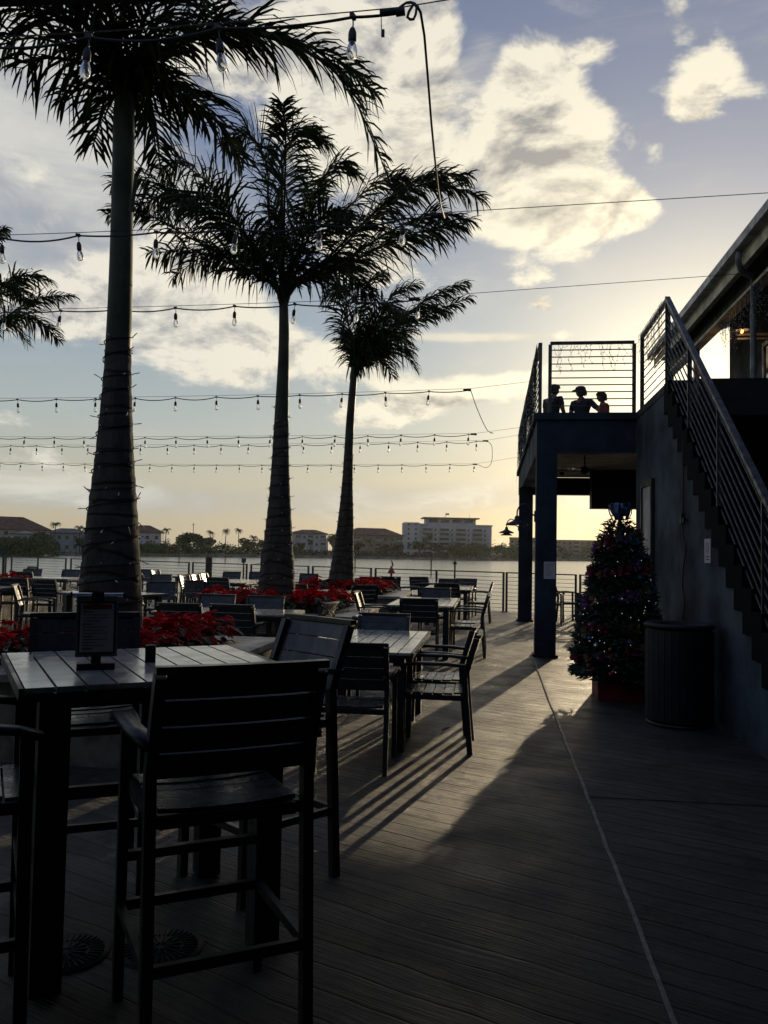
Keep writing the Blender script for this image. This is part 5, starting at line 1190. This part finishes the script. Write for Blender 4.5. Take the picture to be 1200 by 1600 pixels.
for i, (px_, d_, xy, zt_, wd_, lb_) in enumerate([
    (20, 300, (-159.50, 259.97), 4.30, 9, 'dark tree at the far left below the tan house'), (66, 320, (-158.79, 277.82), 7.40, 10, 'dark tree right of the white porch house'), (130, 335, (-155.39, 300.16), 5.67, 7, 'small dark tree left of the big trunk'),
    (293, 375, (-132.34, 347.66), 9.34, 15, 'broad dark round tree between the big and middle trunks'), (278, 372, (-127.91, 357.83), 7.38, 9, 'dark tree on the right flank of the broad round tree'), (358, 385, (-112.01, 371.48), 7.37, 9, 'dark tree left of the middle palm trunk'), (404, 400, (-109.12, 386.91), 8.36, 9, 'dark tree close beside the middle palm trunk'),
    (515, 405, (-77.57, 400.56), 11.67, 10, 'tall dark tree just left of the rearmost palm trunk'), (445, 410, (-93.28, 399.25), 5.70, 5, 'small tree before the long white apartments'), (556, 420, (-67.80, 414.49), 7.71, 7, 'small tree right of the rearmost palm trunk'),
    (600, 420, (-54.64, 418.45), 6.05, 6, 'small tree before the tan apartments'), (618, 424, (-47.85, 421.29), 7.18, 7, 'tree between the tan apartments and the white tower'), (655, 432, (-37.88, 430.34), 8.12, 9, 'dark tree at the left foot of the white tower'),
    (690, 436, (-27.91, 435.11), 7.34, 8, 'dark tree at the middle foot of the white tower'), (712, 440, (-19.42, 439.57), 7.93, 9, 'rounded tree at the middle right foot of the white tower'), (742, 446, (-8.83, 447.91), 7.50, 11, 'rounded tree at the right foot of the white tower'),
    (770, 470, (2.07, 474.00), 7.02, 9, 'tree just right of the white tower'), (785, 490, (7.38, 491.94), 8.01, 8, 'tree left of the balcony columns'), (905, 560, (45.79, 558.12), 7.93, 9, 'tree in the glow left under the balcony'), (905, 560, (64.65, 561.29), 8.68, 10, 'tree in the glow right under the balcony'), (905, 560, (85.43, 563.56), 9.44, 10, 'tree mostly behind the decorated tree')]):
    far_tree(px_, 0, d_, xy, zt_, wd_, lb_, i + 5, 'tree', 900 if wd_ > 9 else 560)
for i, (xy, zt_, lb_) in enumerate([
    ((-164.02, 295.54), 11.22, 'slim palm over the pale blue house'), ((-159.46, 305.94), 10.21, 'slim palm left of the big trunk'), ((-136.78, 335.17), 10.52, 'palm just right of the white hip roofed house'),
    ((-123.57, 354.05), 9.92, 'first of three palms right of the broad round tree'), ((-118.50, 358.94), 10.98, 'second of three palms right of the broad round tree'), ((-113.19, 362.75), 11.50, 'third of three palms right of the broad round tree'), ((-110.94, 375.97), 8.66, 'short palm left of the middle palm trunk'),
    ((-87.96, 398.41), 7.68, 'short palm before the long white apartments'), ((-62.07, 413.37), 8.41, 'short palm before the tan apartments'), ((-32.39, 432.79), 11.25, 'tallest palm before the white tower'), ((-35.19, 434.58), 9.55, 'shorter palm before the left part of the white tower'), ((14.79, 519.79), 9.29, 'small palm left of the balcony lamps')]):
    far_palm(xy, zt_, lb_, i + 50)
tag(MB().tube([(0, 0, -.9), (0, 0, 12.63)], .14, 6).box((0, 0, 11.77), (1.6, .15, .15)).build('utility_pole', M['bark']), 'thin utility pole sticking up behind the broad round tree', 'pole').location = (*(-131.64, 354.34), 0)
# small dock with posts left of the big trunk
r = thing('dock', 'low timber dock with posts left of the big trunk', 'dock', (*(-150.56, 280.10), -2), facing_mat((-150.56, 280.10)))
MB().b2((-7, 0, .9), (9, 2.2, 1.1)).build('platform', M['bark'], r)
for k in range(9): MB().tube([(-7 + 2 * k, .02, -.5), (-7 + 2 * k, .02, 2.2)], .14, 6).build('post', M['bark'], r)
# channel markers standing in the water
def marker(xy, zt_, label, kind, bird=False):
    r = thing('channel_marker', label, 'channel marker', (xy[0], xy[1], -2), facing_mat(xy), 'channel markers standing in the bay'); H_ = zt_ + 2
    MB().tube([(0, 0, -1), (0, 0, H_)], .10, 8).build('pile', M['bark'], r)
    if kind == 'tri': b = MB(); b.prism([(-.36, H_ - .65), (.36, H_ - .65), (0, H_ + .02)], 1, -.19, -.14); b.build('red_board', mat('marker_red', (.25, .03, .03), .6), r)
    if kind == 'sq': b = MB(); b.prism([(-.28, H_ - .55), (.28, H_ - .55), (.28, H_ + .0), (-.28, H_ + .0)], 1, -.19, -.14); b.build('green_board', mat('marker_green', (.015, .03, .02), .6), r)
    if kind == 'cap': MB().lathe([(.0, H_ + .35), (.3, H_ - .1), (0, H_ - .1)], n=10).build('cap', M['dark'], r)
    if bird:
        o = skin_body('bird', [(0, 0, .55), (.10, 0, .38), (.16, 0, .12), (.22, 0, -.08), (-.02, 0, .68), (-.16, 0, .66), (.10, 0, .0)], [(0, 1), (1, 2), (2, 3), (0, 4), (4, 5), (2, 6)], [.05, .11, .13, .04, .055, .015, .03], M['dark'], None, 2)
        o.scale = (.7, .7, .7); o.location = (xy[0], xy[1], zt_ + .03); o.rotation_euler = (0, 0, R(facing_mat(xy))); tag(o, 'dark seabird perched on the red triangular channel marker', 'bird')
marker((-8.72, 71.88), 0.25, 'channel marker with a red triangle board and a bird on top', 'tri', True)
marker((-4.26, 94.90), 0.32, 'channel marker with a pointed dark top right of the red one', 'cap')
marker((-9.50, 129.65), 0.53, 'plain thin pile in the water left of the pointed marker', 'none')
marker((-30.68, 100.42), 0.36, 'green boarded marker post left of the middle palm trunk', 'sq')
marker((-40.92, 144.31), 0.51, 'thin pile just left of the middle palm trunk', 'none')
marker((-72.49, 186.40), 0.29, 'small buoy post right of the big trunk', 'cap')
marker((-68.82, 208.96), 1.06, 'thin pile before the mangroves left of the middle palm', 'none')
marker((-24.55, 147.98), 0.69, 'thin pile just right of the rearmost palm trunk', 'none')
marker((-37.06, 59.38), 1.24, 'post in the water at the left frame edge', 'sq')

# ================================================================ HAZE
HAZE = .00006
hm = bpy.data.materials.new('evening_haze'); hm.use_nodes = True; t = NT(hm.node_tree); t.n.remove(t.n['Principled BSDF'])
pv = t.new('ShaderNodeVolumePrincipled'); pv.inputs['Color'].default_value = (.93, .90, .84, 1); pv.inputs['Density'].default_value = HAZE; pv.inputs['Anisotropy'].default_value = .55
t.l.new(pv.outputs[0], t.n['Material Output'].inputs['Volume'])
o = MB().b2((-1400, -60, -4), (1400, 2300, 48)).build('haze', hm); tag(o, 'thin warm evening haze over the bay', 'haze', None, 'stuff')
